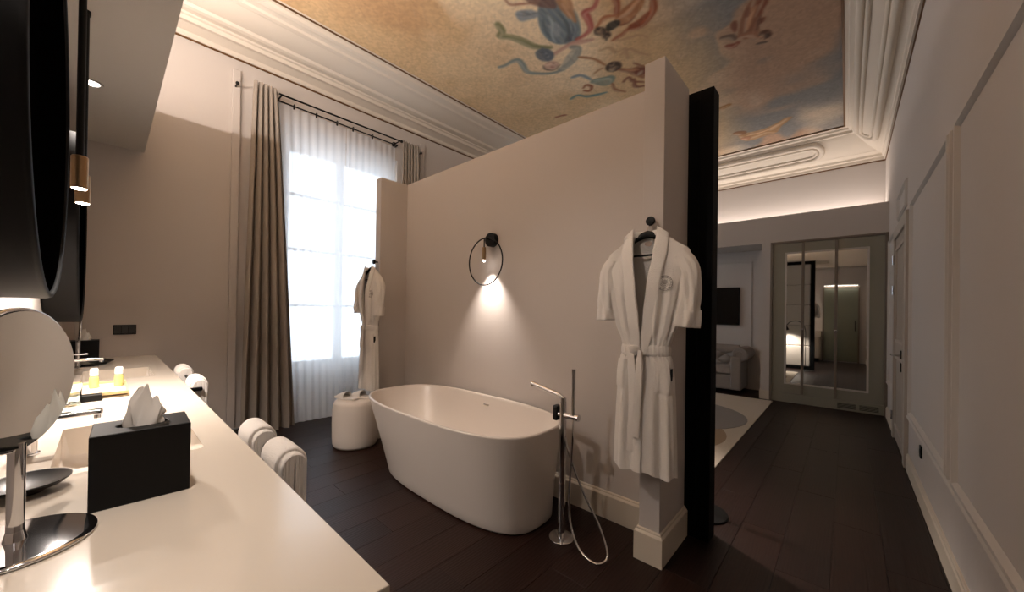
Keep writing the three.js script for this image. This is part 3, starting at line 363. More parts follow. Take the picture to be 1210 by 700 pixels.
// ================================================================== BATHROOM
{ // vanity: long worktop with two undermount basins on a cabinet
  const X0 = XW, X1 = -0.545, Z0 = -0.325, Z1 = ZV - 0.002;
  const cab = thing('vanity_cabinet', 'pale cabinet carrying the long white worktop', 'cabinet');
  part('body', bx(X0, X1 - 0.02, 0.1, COUNTER - 0.18, Z0 + 0.05, Z1), M.base, cab);
  part('plinth', bx(X0, X1 - 0.06, 0, 0.1, Z0 + 0.10, Z1), M.black, cab);
  const fr = [...Array(5)].map((_, i) => lerp(X0 + 0.02, X1 - 0.04, i / 5)), fw = (X1 - X0 - 0.06) / 5;
  for (const x of fr) { const d = part('drawer', rbx(x + 0.004, x + fw - 0.004, 0.115, COUNTER - 0.19, Z0 + 0.03, Z0 + 0.05, 0.004), M.base, cab); part('handle', rbx(x + fw / 2 - 0.1, x + fw / 2 + 0.1, 0.60, 0.612, Z0 + 0.012, Z0 + 0.03, 0.003), M.black, d); }
  const top = thing('worktop', 'long glossy white stone worktop with two rectangular basins', 'worktop');
  const sh = new THREE.Shape([new THREE.Vector2(X0, -Z0), new THREE.Vector2(X1, -Z0), new THREE.Vector2(X1, -Z1), new THREE.Vector2(X0, -Z1)].map((p) => p));
  const sinks = [[-2.06, -1.50], [-3.76, -3.26]], sz0 = -0.225, sz1 = 0.10, r = 0.02;
  for (const [a, b] of sinks) { const h = new THREE.Path(); h.moveTo(a + r, -sz0); h.lineTo(b - r, -sz0); h.quadraticCurveTo(b, -sz0, b, -sz0 - r); h.lineTo(b, -sz1 + r); h.quadraticCurveTo(b, -sz1, b - r, -sz1); h.lineTo(a + r, -sz1); h.quadraticCurveTo(a, -sz1, a, -sz1 + r); h.lineTo(a, -sz0 - r); h.quadraticCurveTo(a, -sz0, a + r, -sz0); sh.holes.push(h); }
  const g = new THREE.ExtrudeGeometry(sh, { depth: 0.176, bevelEnabled: true, bevelThickness: 0.002, bevelSize: 0.002, bevelOffset: -0.002, bevelSegments: 2 }); g.rotateX(-Math.PI / 2); g.translate(0, COUNTER - 0.178, 0);
  part('slab', uvMetres(g), M.quartz, top);
  for (const [a, b] of sinks) {
    const ring = (in_, y) => { const pts = [], x0 = a + in_, x1 = b - in_, z0 = sz0 + in_, z1 = sz1 - in_, rr = 0.03; for (const [cx, cz, s] of [[x1 - rr, z1 - rr, 0], [x0 + rr, z1 - rr, 1], [x0 + rr, z0 + rr, 2], [x1 - rr, z0 + rr, 3]]) for (let i = 0; i <= 6; i++) { const an = s * Math.PI / 2 + i * Math.PI / 12; pts.push(V(cx + rr * Math.cos(an), y, cz + rr * Math.sin(an))); } return pts; };
    const bowl = part('basin', loft([ring(-0.004, COUNTER - 0.02), ring(-0.002, COUNTER - 0.09), ring(0.006, COUNTER - 0.125), ring(0.03, COUNTER - 0.14), ring(0.10, COUNTER - 0.144)], { cap1: true }), M.ceramic, top);
    part('drain', cyl(0.022, 0.022, 0.004, (a + b) / 2, COUNTER - 0.142, -0.06), M.chrome, bowl);
  }
}
{ // basin mixers
  const make = (x, label) => {
    const f = thing('basin_faucet', label, 'faucet', [x, COUNTER, 0.155], 0, 'basin mixers');
    part('body', [cyl(0.022, 0.020, 0.115, 0, 0.0575, 0), cyl(0.027, 0.027, 0.006, 0, 0.003, 0)], M.chrome, f);
    part('spout', [rbx(-0.014, 0.014, 0.095, 0.113, -0.155, 0.01, 0.006, 3), cyl(0.009, 0.009, 0.012, 0, 0.09, -0.142, 16)], M.chrome, f);
    part('lever', [cyl(0.019, 0.019, 0.02, 0, 0.127, 0), rbx(-0.006, 0.006, 0.135, 0.145, -0.085, 0.012, 0.004, 3)], M.chrome, f);
    return f;
  };
  make(-1.78, 'chrome basin mixer beside the basin nearer the worktop end'); make(-3.50, 'chrome basin mixer beside the basin nearer the window wall');
}
{ // round drum mirrors
  const drum = (x, y, r, label) => {
    const m = thing('round_mirror', label, 'mirror', [x, y, ZV], 0, 'round vanity mirrors');
    const g = lathe([[0, 0], [r - 0.012, 0], [r - 0.003, 0.004], [r, 0.012], [r, 0.128], [r - 0.003, 0.137], [r - 0.010, 0.140], [r - 0.016, 0.136], [r - 0.018, 0.130], [0, 0.130]], 96); g.rotateX(-Math.PI / 2);
    part('drum', g, M.drumBlack, m);
    const d = new THREE.CircleGeometry(r - 0.019, 96); d.rotateY(Math.PI); d.translate(0, 0, -0.1315); part('glass', d, M.blackGlass, m);
  };
  drum(-1.60, 1.885, 0.54, 'large black drum mirror over the basin nearer the worktop end');
  drum(-3.52, 1.80, 0.58, 'black drum mirror over the basin nearer the window wall');
}
{ // slim pendants
  const make = (x, label) => {
    const p = thing('pendant_lamp', label, 'lamp', [x, 1.805, 0.08], 0, 'brass tube pendants over the worktop');
    part('rod', cyl(0.012, 0.012, SOFFIT - 1.805 - 0.13, 0, (SOFFIT - 1.805 + 0.13) / 2, 0, 16), M.black, p);
    part('canopy', cyl(0.016, 0.016, 0.02, 0, SOFFIT - 1.805 - 0.01, 0, 32), M.black, p);
    part('shade', lathe([[0.020, 0.012], [0.0215, 0], [0.025, 0], [0.025, 0.128], [0.022, 0.132], [0.0, 0.132]], 40), M.brass, p);
    part('lens', cyl(0.0212, 0.0212, 0.014, 0, 0.004, 0, 32), glow(20), p);
    spot(PENDANT_CD, V(x, 1.797, 0.08), V(x, 0, 0.04), 1.25, 0.85, 1.0);
  };
  make(-2.30, 'slim brass tube pendant on a black rod beside the large drum mirror'); make(-2.62, 'second slim brass tube pendant hanging nearer the window wall');
}
{ // recessed downlights in the soffit
  [-3.445, -1.25, -0.95].forEach((x, i) => {
    const d = thing('downlight', ['round recessed downlight in the soffit near the window wall', 'round recessed downlight in the soffit above the large drum mirror, tilted toward the pillar', 'round recessed downlight in the soffit above the worktop end'][i], 'light', [x, SOFFIT, 0.02 + (i ? 0 : 0.06)], 0, 'soffit downlights');
    part('trim_ring', lathe([[0.038, -0.001], [0.046, -0.006], [0.054, -0.004], [0.056, 0], [0.038, 0]], 40), M.moulding, d);
    part('lens', cyl(0.037, 0.037, 0.003, 0, -0.002, 0, 32), glow(6), d);
    spot(DOWNLIGHT_CD, V(x, SOFFIT - 0.008, 0.02 + (i ? 0 : 0.06)), i === 1 ? V(-1.05, 0.7, -2.2) : V(x, 0, -0.05), i === 1 ? 0.62 : i ? 0.52 : 0.75, 1.0, 1.8);
  });
}
function tissueBox(x, z, turn, label) {
  const b = thing('tissue_box', label, 'tissue box', [x, COUNTER, z], turn, 'black tissue boxes');
  const w = 0.17, d = 0.135, h = 0.165;
  const sh = new THREE.Shape([new THREE.Vector2(-d / 2, -w / 2), new THREE.Vector2(d / 2, -w / 2), new THREE.Vector2(d / 2, w / 2), new THREE.Vector2(-d / 2, w / 2)]);
  const hole = new THREE.Path(); hole.absellipse(0, 0, 0.028, 0.045, 0, 2 * Math.PI); sh.holes.push(hole);
  const lid = new THREE.ExtrudeGeometry(sh, { depth: 0.010, bevelEnabled: true, bevelThickness: 0.003, bevelSize: 0.003, bevelOffset: -0.003, bevelSegments: 3, curveSegments: 32 }); lid.rotateX(-Math.PI / 2); lid.translate(0, h - 0.013, 0);
  part('case', [rbx(-d / 2, d / 2, 0, h - 0.05, -w / 2, w / 2, 0.003), bx(-d / 2, -d / 2 + 0.006, h - 0.053, h - 0.012, -w / 2, w / 2), bx(d / 2 - 0.006, d / 2, h - 0.053, h - 0.012, -w / 2, w / 2), bx(-d / 2 + 0.006, d / 2 - 0.006, h - 0.053, h - 0.012, -w / 2, -w / 2 + 0.006), bx(-d / 2 + 0.006, d / 2 - 0.006, h - 0.053, h - 0.012, w / 2 - 0.006, w / 2)], M.black, b);
  part('lid', lid, M.black, b);
  const rings = [];                               // a crumpled sheet standing out of the slot
  for (let j = 0; j <= 14; j++) { const t = j / 14, ring = []; const hw = lerp(0.022, 0.030, Math.sin(Math.PI * Math.min(1, t * 0.62 + 0.05))) * (t > 0.8 ? 1 - (t - 0.8) * 2.2 : 1), hd = lerp(0.016, 0.005, t); for (let i = 0; i < 28; i++) { const a = i / 28 * 2 * Math.PI, k = 1 + 0.22 * Math.sin(3 * a + 5 * t) + 0.16 * Math.sin(5 * a - 4 * t) + 0.12 * Math.sin(9 * a + 9 * t); ring.push(V(hd * k * Math.cos(a) + 0.010 * Math.sin(3 * t + 1) - 0.006, h - 0.045 + t * (0.098 + 0.032 * Math.sin(a + 0.8) * t + 0.012 * Math.sin(5 * a) * t), hw * k * Math.sin(a) - 0.012 * t)); } rings.push(ring); }
  part('tissue', loft(rings, { cap1: true }), M.paper, b);
}
tissueBox(-1.255, -0.066, -0.03, 'black tissue box with a white tissue standing beside the shaving mirror');
tissueBox(-4.48, 0.115, 0.0, 'black tissue box by the window wall end of the worktop');
function shavingMirror(x, z, turn, label) {
  const s = thing('shaving_mirror', label, 'mirror', [x, COUNTER, z], 0, 'standing shaving mirrors');
  part('base', lathe([[0, 0], [0.101, 0], [0.105, 0.003], [0.104, 0.007], [0.096, 0.010], [0, 0.013]], 64), M.chrome, s);
  part('stem', [cyl(0.0115, 0.0115, 0.185, 0, 0.1, 0, 24), cyl(0.016, 0.0115, 0.02, 0, 0.02, 0, 24)], M.chrome, s);
  const head = new THREE.Group(); head.name = 'head'; head.position.set(0, 0.311, 0); head.rotation.y = turn; head.rotation.z = 0; s.add(head);
  const rim = new THREE.TorusGeometry(0.129, 0.005, 16, 80); rim.rotateY(Math.PI / 2);
  part('rim', rim, M.chrome, head);
  const face = lathe([[0, 0.002], [0.06, 0.0035], [0.127, 0.008]], 64); face.rotateZ(-Math.PI / 2); part('mirror_face', face, M.mirror, head);
  const back = lathe([[0, -0.012], [0.09, -0.010], [0.127, -0.002]], 64); back.rotateZ(-Math.PI / 2); part('mirror_back', back, M.chrome, head);
}
shavingMirror(-1.126, 0.109, 1.1, 'chrome shaving mirror on a round foot beside the tissue with white sheet');
shavingMirror(-4.02, 0.13, -1.45, 'chrome shaving mirror on a round foot near the window wall');
{ // black dishes
  const dish = (x, z, label) => single('soap_dish', label, 'dish', (() => { const g = lathe([[0, 0], [0.03, 0], [0.033, 0.004], [0.062, 0.016], [0.074, 0.026], [0.0745, 0.029], [0.072, 0.028], [0.06, 0.020], [0.03, 0.008], [0, 0.006]], 56); g.translate(x, COUNTER, z); return g; })(), M.blackSatin, 'black soap dishes');
  dish(-1.43, 0.125, 'shallow black dish behind the shaving mirror foot'); dish(-4.16, 0.02, 'shallow black dish beside the basin nearer the window wall');
}
{ // tray with toiletries
  const t = thing('toiletry_tray', 'white tray with a pale wood edge holding small bottles', 'tray', [-2.80, COUNTER, 0.02]);
  part('board', rbx(-0.19, 0.19, 0.004, 0.018, -0.105, 0.105, 0.003), M.ceramic, t);
  part('edge', [rbx(0.182, 0.19, 0.004, 0.03, -0.105, 0.105, 0.002), rbx(-0.19, -0.182, 0.004, 0.03, -0.105, 0.105, 0.002), rbx(-0.182, 0.182, 0.004, 0.03, 0.097, 0.105, 0.002), rbx(-0.182, 0.182, 0.004, 0.03, -0.105, -0.097, 0.002)], std('#c9a878', 0.5), t);
  for (const [fx, fz] of [[-0.16, 0.08], [0.16, 0.08], [-0.16, -0.08], [0.16, -0.08]]) part('foot', cyl(0.01, 0.01, 0.005, fx, 0.0022, fz, 12), M.black, t);
  const liquid = phys('#c4bf72', 0.15, { clearcoat: 0.6, clearcoatRoughness: 0.1 });
  [[-2.86, 0.035], [-2.86, -0.055]].forEach(([x, z], i) => {
    const b = thing('toiletry_bottle', ['small yellow toiletry bottle with white cap in the middle of the tray', 'small yellow toiletry bottle with white cap near the tray front edge'][i], 'bottle', [x, COUNTER + 0.019, z], 0, 'toiletry bottles on the tray');
    part('body', lathe([[0, 0], [0.016, 0], [0.019, 0.004], [0.019, 0.05], [0.016, 0.058], [0.012, 0.062], [0, 0.062]], 32), liquid, b);
    part('cap', lathe([[0, 0.062], [0.0165, 0.062], [0.0175, 0.066], [0.0165, 0.095], [0.012, 0.101], [0, 0.102]], 32), M.ceramic, b);
  });
  const gl = thing('glass_tumbler', 'clear glass tumbler standing beside the toiletry tray', 'glass', [-2.52, COUNTER, 0.10]);
  part('wall', lathe([[0, 0.002], [0.028, 0.002], [0.030, 0], [0.036, 0.10], [0.034, 0.10], [0.029, 0.008], [0, 0.010]], 40), phys('#e8f4f2', 0.03, { transmission: 1, thickness: 0.004, ior: 1.45 }), gl);
  const soap = single('soap_box', 'small black amenity box beside the tray', 'box', rbx(-2.62, -2.56, COUNTER + 0.001, COUNTER + 0.03, 0.005, 0.072, 0.003), M.black); void soap;
}
{ // towel rails with folded towels along the worktop's front
  const rail = (x0, x1, label) => {
    const r = thing('towel_rail', label, 'rail', [0, 0, 0], 0, 'black towel rails on the worktop front');
    part('bar', cyl(0.0085, 0.0085, x1 - x0, (x0 + x1) / 2, 0.852, -0.383, 16, 'x'), M.black, r);
    for (const x of [x0 + 0.012, x1 - 0.012]) part('bracket', rbx(x - 0.010, x + 0.010, 0.842, 0.862, -0.39, -0.324, 0.003), M.black, r);
  };
  rail(-1.72, -1.30, 'black towel rail on the worktop front beside the tissue box'); rail(-3.62, -2.72, 'black towel rail on the worktop front near the window wall');
  const towel = (x, w, drop, label) => {
    const t = thing('hand_towel', label, 'towel', [x, 0, -0.383], 0, 'white towels over the rails');
    const layer = (in_, off) => { const rings = [], R = 0.034 + off, prof = []; const bot = 0.87 - drop; prof.push([-R, bot]); for (let i = 0; i <= 16; i++) { const a = Math.PI - Math.PI * i / 16; prof.push([R * Math.cos(a) * 1.05, 0.865 + R * Math.sin(a) * 1.15]); } prof.push([R, bot]);
      const th = R - 0.0015, inner = prof.map(([z, y], i) => { const q = i === 0 ? [-R + th, bot] : i === prof.length - 1 ? [R - th, bot] : [z * (R - th) / R, 0.865 + (y - 0.865) * (R - th) / R]; return q; }).reverse();
      const ringAt = (xx, k) => [...prof, ...inner].map(([z, y]) => V(xx, (y - 0.865) * k + 0.865, z * k));
      for (const [u, k] of [[-1, 0.90], [-0.94, 0.98], [-0.5, 1.0], [0, 0.995], [0.5, 1.0], [0.94, 0.98], [1, 0.90]]) rings.push(ringAt(u * (w / 2 - in_), k));
      return loft(rings, { cap0: true, cap1: true }); };
    part('outer_fold', layer(0, 0.0), M.terry, t);
    part('top_fold', layer(w * 0.14, 0.009), M.terry, t);
  };
  towel(-1.27, 0.20, 0.30, 'folded white towel at the worktop end of the rail beside tissue box'); towel(-1.56, 0.20, 0.30, 'folded white towel on the same rail, further along from the worktop end');
  towel(-2.86, 0.24, 0.30, 'folded white towel on the rail near the window wall, its nearer one to the tray'); towel(-3.42, 0.25, 0.30, 'folded white towel closest to the window wall');
}
{ // black switch plate on the window wall
  const s = thing('switch_plate', 'black three-button switch plate on the wall above the worktop', 'switch', [XW, 1.114, -0.12]);
  part('plate', rbx(0, 0.009, -0.043, 0.043, -0.072, 0.072, 0.003), M.black, s);
  for (const z of [-0.046, 0, 0.046]) part('button', rbx(0.009, 0.013, -0.03, 0.03, z - 0.020, z + 0.020, 0.002), M.blackSatin, s);
}
{ // freestanding bathtub
  const cx = -2.155, cz = -1.80, tub = thing('bathtub', 'freestanding oval white bathtub standing before the partition wall', 'bathtub', [cx, 0, cz]);
  const ring = (a, b, y, n, sh = 0, sz = 0) => { const pts = []; for (let i = 0; i < 96; i++) { const t = i / 96 * 2 * Math.PI, c = Math.cos(t), s = Math.sin(t); const x = sh + a * Math.sign(c) * Math.abs(c) ** (2 / n), z = b * Math.sign(s) * Math.abs(s) ** (2 / n); pts.push(V(x, y, z + sz)); } return pts; };
  const H = 0.622, R = [];
  R.push(ring(0.70, 0.265, 0.0, 3, 0.035, -0.05), ring(0.745, 0.305, 0.003, 3, 0.035, -0.05), ring(0.757, 0.316, 0.015, 3, 0.035, -0.05));
  for (let k = 1; k <= 10; k++) { const t = k / 10; R.push(ring(lerp(0.757, 0.863, t ** 1.1), lerp(0.316, 0.406, t ** 1.1), lerp(0.015, H - 0.015, t), 3, lerp(0.035, 0, t), lerp(-0.05, 0, t))); }
  R.push(ring(0.865, 0.408, H - 0.006, 3), ring(0.861, 0.404, H, 3), ring(0.852, 0.395, H + 0.001, 3), ring(0.846, 0.389, H - 0.004, 3), ring(0.841, 0.384, H - 0.02, 3));
  for (let k = 1; k <= 8; k++) { const t = k / 8; R.push(ring(lerp(0.841, 0.66, t ** 1.3), lerp(0.384, 0.28, t ** 1.3), lerp(H - 0.02, 0.20, t), 2.8)); }
  R.push(ring(0.62, 0.26, 0.165, 2.6), ring(0.55, 0.21, 0.145, 2.4), ring(0.30, 0.1, 0.138, 2.2));
  part('shell', loft(R, { cap0: true, cap1: true }), M.tub, tub);
  const o = part('overflow', rbx(-0.03, 0.03, -0.006, 0.006, -0.004, 0.004, 0.003), M.chrome, tub); o.position.set(-0.03, H - 0.075, -0.374); o.rotation.x = -0.2;
  part('drain', cyl(0.03, 0.03, 0.006, 0.0, 0.141, 0, 24), M.chrome, tub);
}
{ // floor-standing bath mixer
  const f = thing('bath_mixer', 'chrome floor-standing bath mixer with hand shower beside the bathtub', 'faucet', [-1.215, 0, -1.845]);
  part('floor_plate', lathe([[0, 0], [0.068, 0], [0.072, 0.004], [0.070, 0.012], [0.03, 0.016], [0.0, 0.016]], 48), M.chrome, f);
  part('column', cyl(0.021, 0.021, 0.79, 0, 0.405, 0, 32), M.chrome, f);
  part('spout', [cyl(0.019, 0.019, 0.05, 0, 0.80, 0, 32), tube([V(0.004, 0.815, 0), V(-0.03, 0.835, 0), V(-0.13, 0.856, 0.0), V(-0.235, 0.878, 0)], 0.0135, 40, 14), cyl(0.0135, 0.0120, 0.02, -0.232, 0.868, 0, 20)], M.chrome, f);
  part('crossbar', [cyl(0.017, 0.017, 0.15, 0.03, 0.725, 0, 24, 'x'), cyl(0.02, 0.02, 0.012, 0.10, 0.725, 0, 24, 'x')], M.chrome, f);
  part('control_knob', [rbx(-0.062, -0.026, 0.685, 0.775, -0.025, 0.025, 0.012, 4), cyl(0.013, 0.013, 0.02, -0.02, 0.725, 0, 20, 'x')], M.blackSatin, f);
  part('hand_shower', [cyl(0.0115, 0.0115, 0.27, 0.072, 0.865, 0.004, 24), cyl(0.0125, 0.0115, 0.02, 0.072, 0.73, 0.004, 24)], M.chrome, f);
  part('hose', tube([V(0.072, 0.725, 0.004), V(0.072, 0.60, 0.006), V(0.058, 0.42, 0.0), V(0.050, 0.25, 0.0), V(0.075, 0.12, 0.02), V(0.16, 0.03, 0.06), V(0.265, 0.010, 0.07), V(0.300, 0.03, 0.02), V(0.24, 0.14, -0.02), V(0.14, 0.29, -0.02), V(0.078, 0.42, -0.01), V(0.03, 0.55, 0.0), V(0.018, 0.60, 0.0)], 0.0065, 160, 10), M.chrome, f);
}
{ // round pouf with slippers
  const g = lathe([[0, 0], [0.17, 0], [0.195, 0.006], [0.208, 0.03], [0.213, 0.10], [0.215, 0.22], [0.213, 0.35], [0.206, 0.41], [0.190, 0.434], [0.165, 0.442], [0, 0.443]], 64); g.translate(-3.52, 0, -1.695);
  single('round_pouf', 'round cream upholstered pouf between the bathtub and window', 'pouf', g, M.pouf);
  [[-3.58, -1.63, -2.9], [-3.535, -1.765, -2.8]].forEach(([x, z, turn], i) => {
    const s = thing('slipper', ['white towelling slipper on the pouf, the one toward the room', 'white towelling slipper on the pouf, the one beside the bathtub'][i], 'slipper', [x, 0.4435, z], turn, 'slippers on the pouf');
    const sole = []; for (let k = 0; k <= 20; k++) { const t = k / 20; sole.push([lerp(-0.125, 0.125, t), 0.032 + 0.014 * Math.sin(Math.PI * t) + 0.008 * smooth(0.4, 0.9, t)]); }
    const shp = new THREE.Shape(); sole.forEach(([u, w], i2) => (i2 ? shp.lineTo(u, w) : shp.moveTo(u, w))); for (let k = 20; k >= 0; k--) shp.lineTo(sole[k][0], -sole[k][1]);
    const sg = new THREE.ExtrudeGeometry(shp, { depth: 0.012, bevelEnabled: true, bevelThickness: 0.003, bevelSize: 0.006, bevelSegments: 3 }); sg.rotateX(-Math.PI / 2); sg.translate(0, 0.003, 0); part('sole', sg, M.terry, s);
    const rings = []; for (let k = 0; k <= 12; k++) { const t = k / 12, u = lerp(-0.01, 0.128, t), w = 0.046 * Math.sqrt(Math.max(0.02, 1 - (Math.max(0, t - 0.45) / 0.56) ** 2)) + 0.006, hgt = lerp(0.058, 0.012, t ** 1.6), ring = []; for (let i2 = 0; i2 < 17; i2++) { const a = Math.PI * i2 / 16; ring.push(V(u, 0.014 + hgt * Math.sin(a), w * Math.cos(a))); } rings.push(ring); }
    part('upper', loft(rings, { closed: false }), M.terry, s);
  });
}
{ // ring wall lamp above the bathtub
  const s = thing('wall_lamp', 'black ring wall lamp with a small brass spot on the partition', 'lamp', [-2.19, 1.735, ZPART]);
  part('wall_plate', cyl(0.058, 0.058, 0.045, -0.005, 0.19, 0.0225, 48, 'z'), M.black, s);
  const ring = new THREE.TorusGeometry(0.195, 0.0055, 12, 96); ring.translate(0, 0, 0.10); part('ring', ring, M.black, s);
  part('arm', [tube([V(-0.005, 0.19, 0.04), V(-0.005, 0.192, 0.075), V(0, 0.195, 0.10)], 0.006, 16, 8), cyl(0.005, 0.005, 0.075, -0.015, 0.155, 0.10, 12)], M.black, s);
  part('shade', lathe([[0.013, 0.003], [0.0135, 0], [0.016, 0], [0.016, 0.105], [0.013, 0.108], [0, 0.108]], 32).translate(-0.015, 0.012, 0.10), M.brass, s);
  part('lens', new THREE.SphereGeometry(0.0125, 20, 12).translate(-0.015, 0.010, 0.10), glow(16), s);
  spot(SCONCE_CD, V(-2.205, 1.735, ZPART + 0.10), V(-2.205, 0.3, ZPART - 0.02), 0.72, 1.0, 0.6);
}
{ // hooks, hangers and bathrobes
  const hookLabel = ['round black hook on the pillar above the nearer robe', 'round black hook on the partition return by the window'];
  const robeAt = [[-0.768, 0, -2.0], [-3.572, 0, -1.925]];
  robeAt.forEach((p, i) => { const h = thing('wall_hook', hookLabel[i], 'hook', [p[0] + 0.006, 1.815, p[2]], 0, 'black robe hooks'); part('stem', cyl(0.008, 0.008, 0.035, 0, 0, 0.0175, 16, 'z'), M.black, h); const k = lathe([[0, 0], [0.020, 0], [0.024, 0.004], [0.024, 0.012], [0.021, 0.016], [0, 0.017]], 32); k.rotateX(Math.PI / 2); k.translate(0, 0, 0.034); part('knob', k, M.black, h); });
  const hanger = thing('clothes_hanger', 'black clothes hanger inside the robe on the pillar', 'hanger', robeAt[0], 0, 'black clothes hangers');
  const arc = []; for (let k = 0; k <= 16; k++) { const u = k / 8 - 1; arc.push(V(u * 0.185, 1.745 - 0.115 * Math.abs(u) ** 1.5 - 0.004, 0.068 + 0.0 * u)); }
  part('shoulder_bar', loft(arc.map((p) => [...Array(12)].map((_, i) => { const a = i / 12 * 2 * Math.PI, w = 0.012 - 0.002 * Math.abs(p.x) / 0.185; return V(p.x, p.y + 0.020 * Math.sin(a) * (1 - 0.3 * Math.abs(p.x) / 0.185), p.z + w * Math.cos(a)); })), { cap0: true, cap1: true }), M.black, hanger);
  part('cross_bar', cyl(0.0055, 0.0055, 0.30, 0, 1.632, 0.068, 12, 'x'), M.black, hanger);
  part('hook', tube([V(0, 1.755, 0.066), V(0, 1.785, 0.05), V(0.012, 1.80, 0.028), V(0.006, 1.836, 0.022), V(-0.016, 1.838, 0.022), V(-0.026, 1.822, 0.022)], 0.003, 40, 8), M.chrome, hanger);
  dup(hanger, [robeAt[1][0] - robeAt[0][0], 0, robeAt[1][2] - robeAt[0][2]], 'black clothes hanger inside the robe by the window');

  const robe = thing('bathrobe', 'white towelling bathrobe with a round crest hanging on the pillar', 'bathrobe', robeAt[0], 0, 'white bathrobes');
  const KEY = [[0.515, 0.160, 0.062], [0.60, 0.158, 0.060], [0.80, 0.152, 0.056], [1.0, 0.146, 0.052], [1.09, 0.135, 0.050], [1.14, 0.116, 0.046], [1.19, 0.130, 0.050], [1.28, 0.158, 0.056], [1.42, 0.190, 0.060], [1.54, 0.214, 0.056], [1.60, 0.222, 0.048], [1.645, 0.208, 0.038], [1.70, 0.135, 0.030], [1.735, 0.080, 0.024], [1.757, 0.062, 0.020]];
  const ZC = 0.070;
  const open = (y) => y < 1.14 ? -0.012 : keyed([[1.14, 0.0], [1.30, 0.016], [1.48, 0.036], [1.62, 0.056], [1.70, 0.060], [1.757, 0.058]], y)[0];
  const point = (y, a, off = 0) => {                // a: angle round the body, 0 = front centre, + toward image right
    const [W, D] = keyed(KEY, y); const s = Math.sin(a), c = Math.cos(a);
    const below = smooth(1.13, 0.75, y), above = smooth(1.16, 1.26, y) * smooth(1.62, 1.40, y), fr = 0.35 + 0.65 * smooth(-0.4, 0.6, c);
    const fold = (below * (0.013 * Math.sin(7 * a + 0.6) + 0.008 * Math.sin(13 * a + 1.7 + 1.5 * y)) + above * (0.009 * Math.sin(13 * a + 0.9 + 2 * y) + 0.005 * Math.sin(21 * a))) * fr;
    const g = smooth(1.08, 1.12, y) * smooth(1.22, 1.16, y) * 0.004 * Math.sin(31 * a);
    return V((W + fold * 0.6 + off) * Math.sign(s) * Math.abs(s) ** 0.85, y + (y < 0.6 ? 0.012 * Math.sin(5 * a + 1) * (0.6 - y) / 0.11 : 0), ZC + (D + fold + g + off) * Math.sign(c) * Math.abs(c) ** 0.8);
  };
  const ys = []; for (let k = 0; k <= 96; k++) ys.push(lerp(0.515, 1.757, k / 96));
  const N = 150;
  const sheet = (off) => loft(ys.map((y) => { const [W] = keyed(KEY, y), g = clamp(open(y) / W, -0.9, 0.97), a0 = Math.sign(g) * Math.asin(Math.abs(g) ** (1 / 0.85)), row = []; for (let i = 0; i <= N; i++) { const t = i / N, a = lerp(a0, 2 * Math.PI - a0, t), p = point(y, a, off); if (y < 1.15 && t > 0.93) p.z += 0.010 * smooth(0.93, 0.97, t); row.push(p); } return row; }), { closed: false });
  part('body', [sheet(0), sheet(-0.006)], M.terry, robe);
  for (const s of [-1, 1]) {                        // sleeves with turned-up cuffs
    const path = new THREE.CatmullRomCurve3([V(s * 0.165, 1.615, ZC), V(s * 0.205, 1.555, ZC + 0.004), V(s * 0.214, 1.45, ZC + 0.012), V(s * 0.212, 1.36, ZC + 0.018), V(s * 0.206, s > 0 ? 1.265 : 1.285, ZC + 0.020)]);
    const rows = (t0, t1, n, extra, fl) => { const r = []; for (let k = 0; k <= n; k++) { const t = lerp(t0, t1, k / n), p = path.getPoint(t), tan = path.getTangent(t), side = V(tan.y, -tan.x, 0).normalize(), ring = []; const rx = lerp(0.046, 0.046, t) + extra + fl * (k / n), rz = lerp(0.042, 0.044, t) + extra + fl * (k / n); for (let i = 0; i < 40; i++) { const a = i / 40 * 2 * Math.PI, f = 0.007 * Math.sin(5 * a + 5 * t) * t + 0.004 * Math.sin(9 * a - 9 * t) * smooth(0, 0.3, t); ring.push(p.clone().addScaledVector(side, (rx + f) * Math.cos(a)).add(V(0, 0, (rz + f) * Math.sin(a)))); } r.push(ring); } return r; };
    const sl = part('sleeve', [loft(rows(0, 1, 24, 0, 0)), loft(rows(0.05, 1, 24, -0.006, 0))], M.terry, robe);
    const cuff = rows(0.78, 1.0, 6, 0.005, 0.0), inner = rows(0.80, 1.0, 6, -0.009, 0.0).reverse(); part('cuff', loft([rows(0.78, 0.79, 1, 0.0, 0)[0], ...cuff, ...inner]), M.terry, sl);
  }
  const ribbon = (pts, wid, th, dir) => loft(pts.map((p, i) => { const w = typeof wid === 'function' ? wid(i / (pts.length - 1)) : wid, d = dir(i / (pts.length - 1)), ring = []; const nrm = V(0, 0, 1); for (let k = 0; k < 16; k++) { const a = k / 16 * 2 * Math.PI, u = Math.sign(Math.cos(a)) * Math.abs(Math.cos(a)) ** 0.5, v = Math.sign(Math.sin(a)) * Math.abs(Math.sin(a)) ** 0.8; ring.push(p.clone().addScaledVector(d, u * w / 2).addScaledVector(nrm, v * th / 2)); } return ring; }), { cap0: true, cap1: true });
  for (const s of [-1, 1]) {                        // shawl collar
    const pts = [], n = 34; for (let k = 0; k <= n; k++) { const t = k / n, y = lerp(1.752, 1.145, t), [W] = keyed(KEY, y), x = open(y) + 0.030 * (1 - 0.35 * t), a = Math.asin(clamp(x / W, 0, 0.98) ** (1 / 0.85)); const p = point(y, s * a, 0.007); p.x = s * x; p.z = Math.max(p.z, ZC + 0.020) + 0.002; pts.push(p); }
    part('collar', ribbon(pts, (t) => lerp(0.070, 0.060, t) * (1 - 0.4 * smooth(0.85, 1, t)), 0.014, (t) => V(s, lerp(-0.75, 0.12, smooth(0, 0.28, t)), -0.12).normalize()), M.terry, robe);
  }
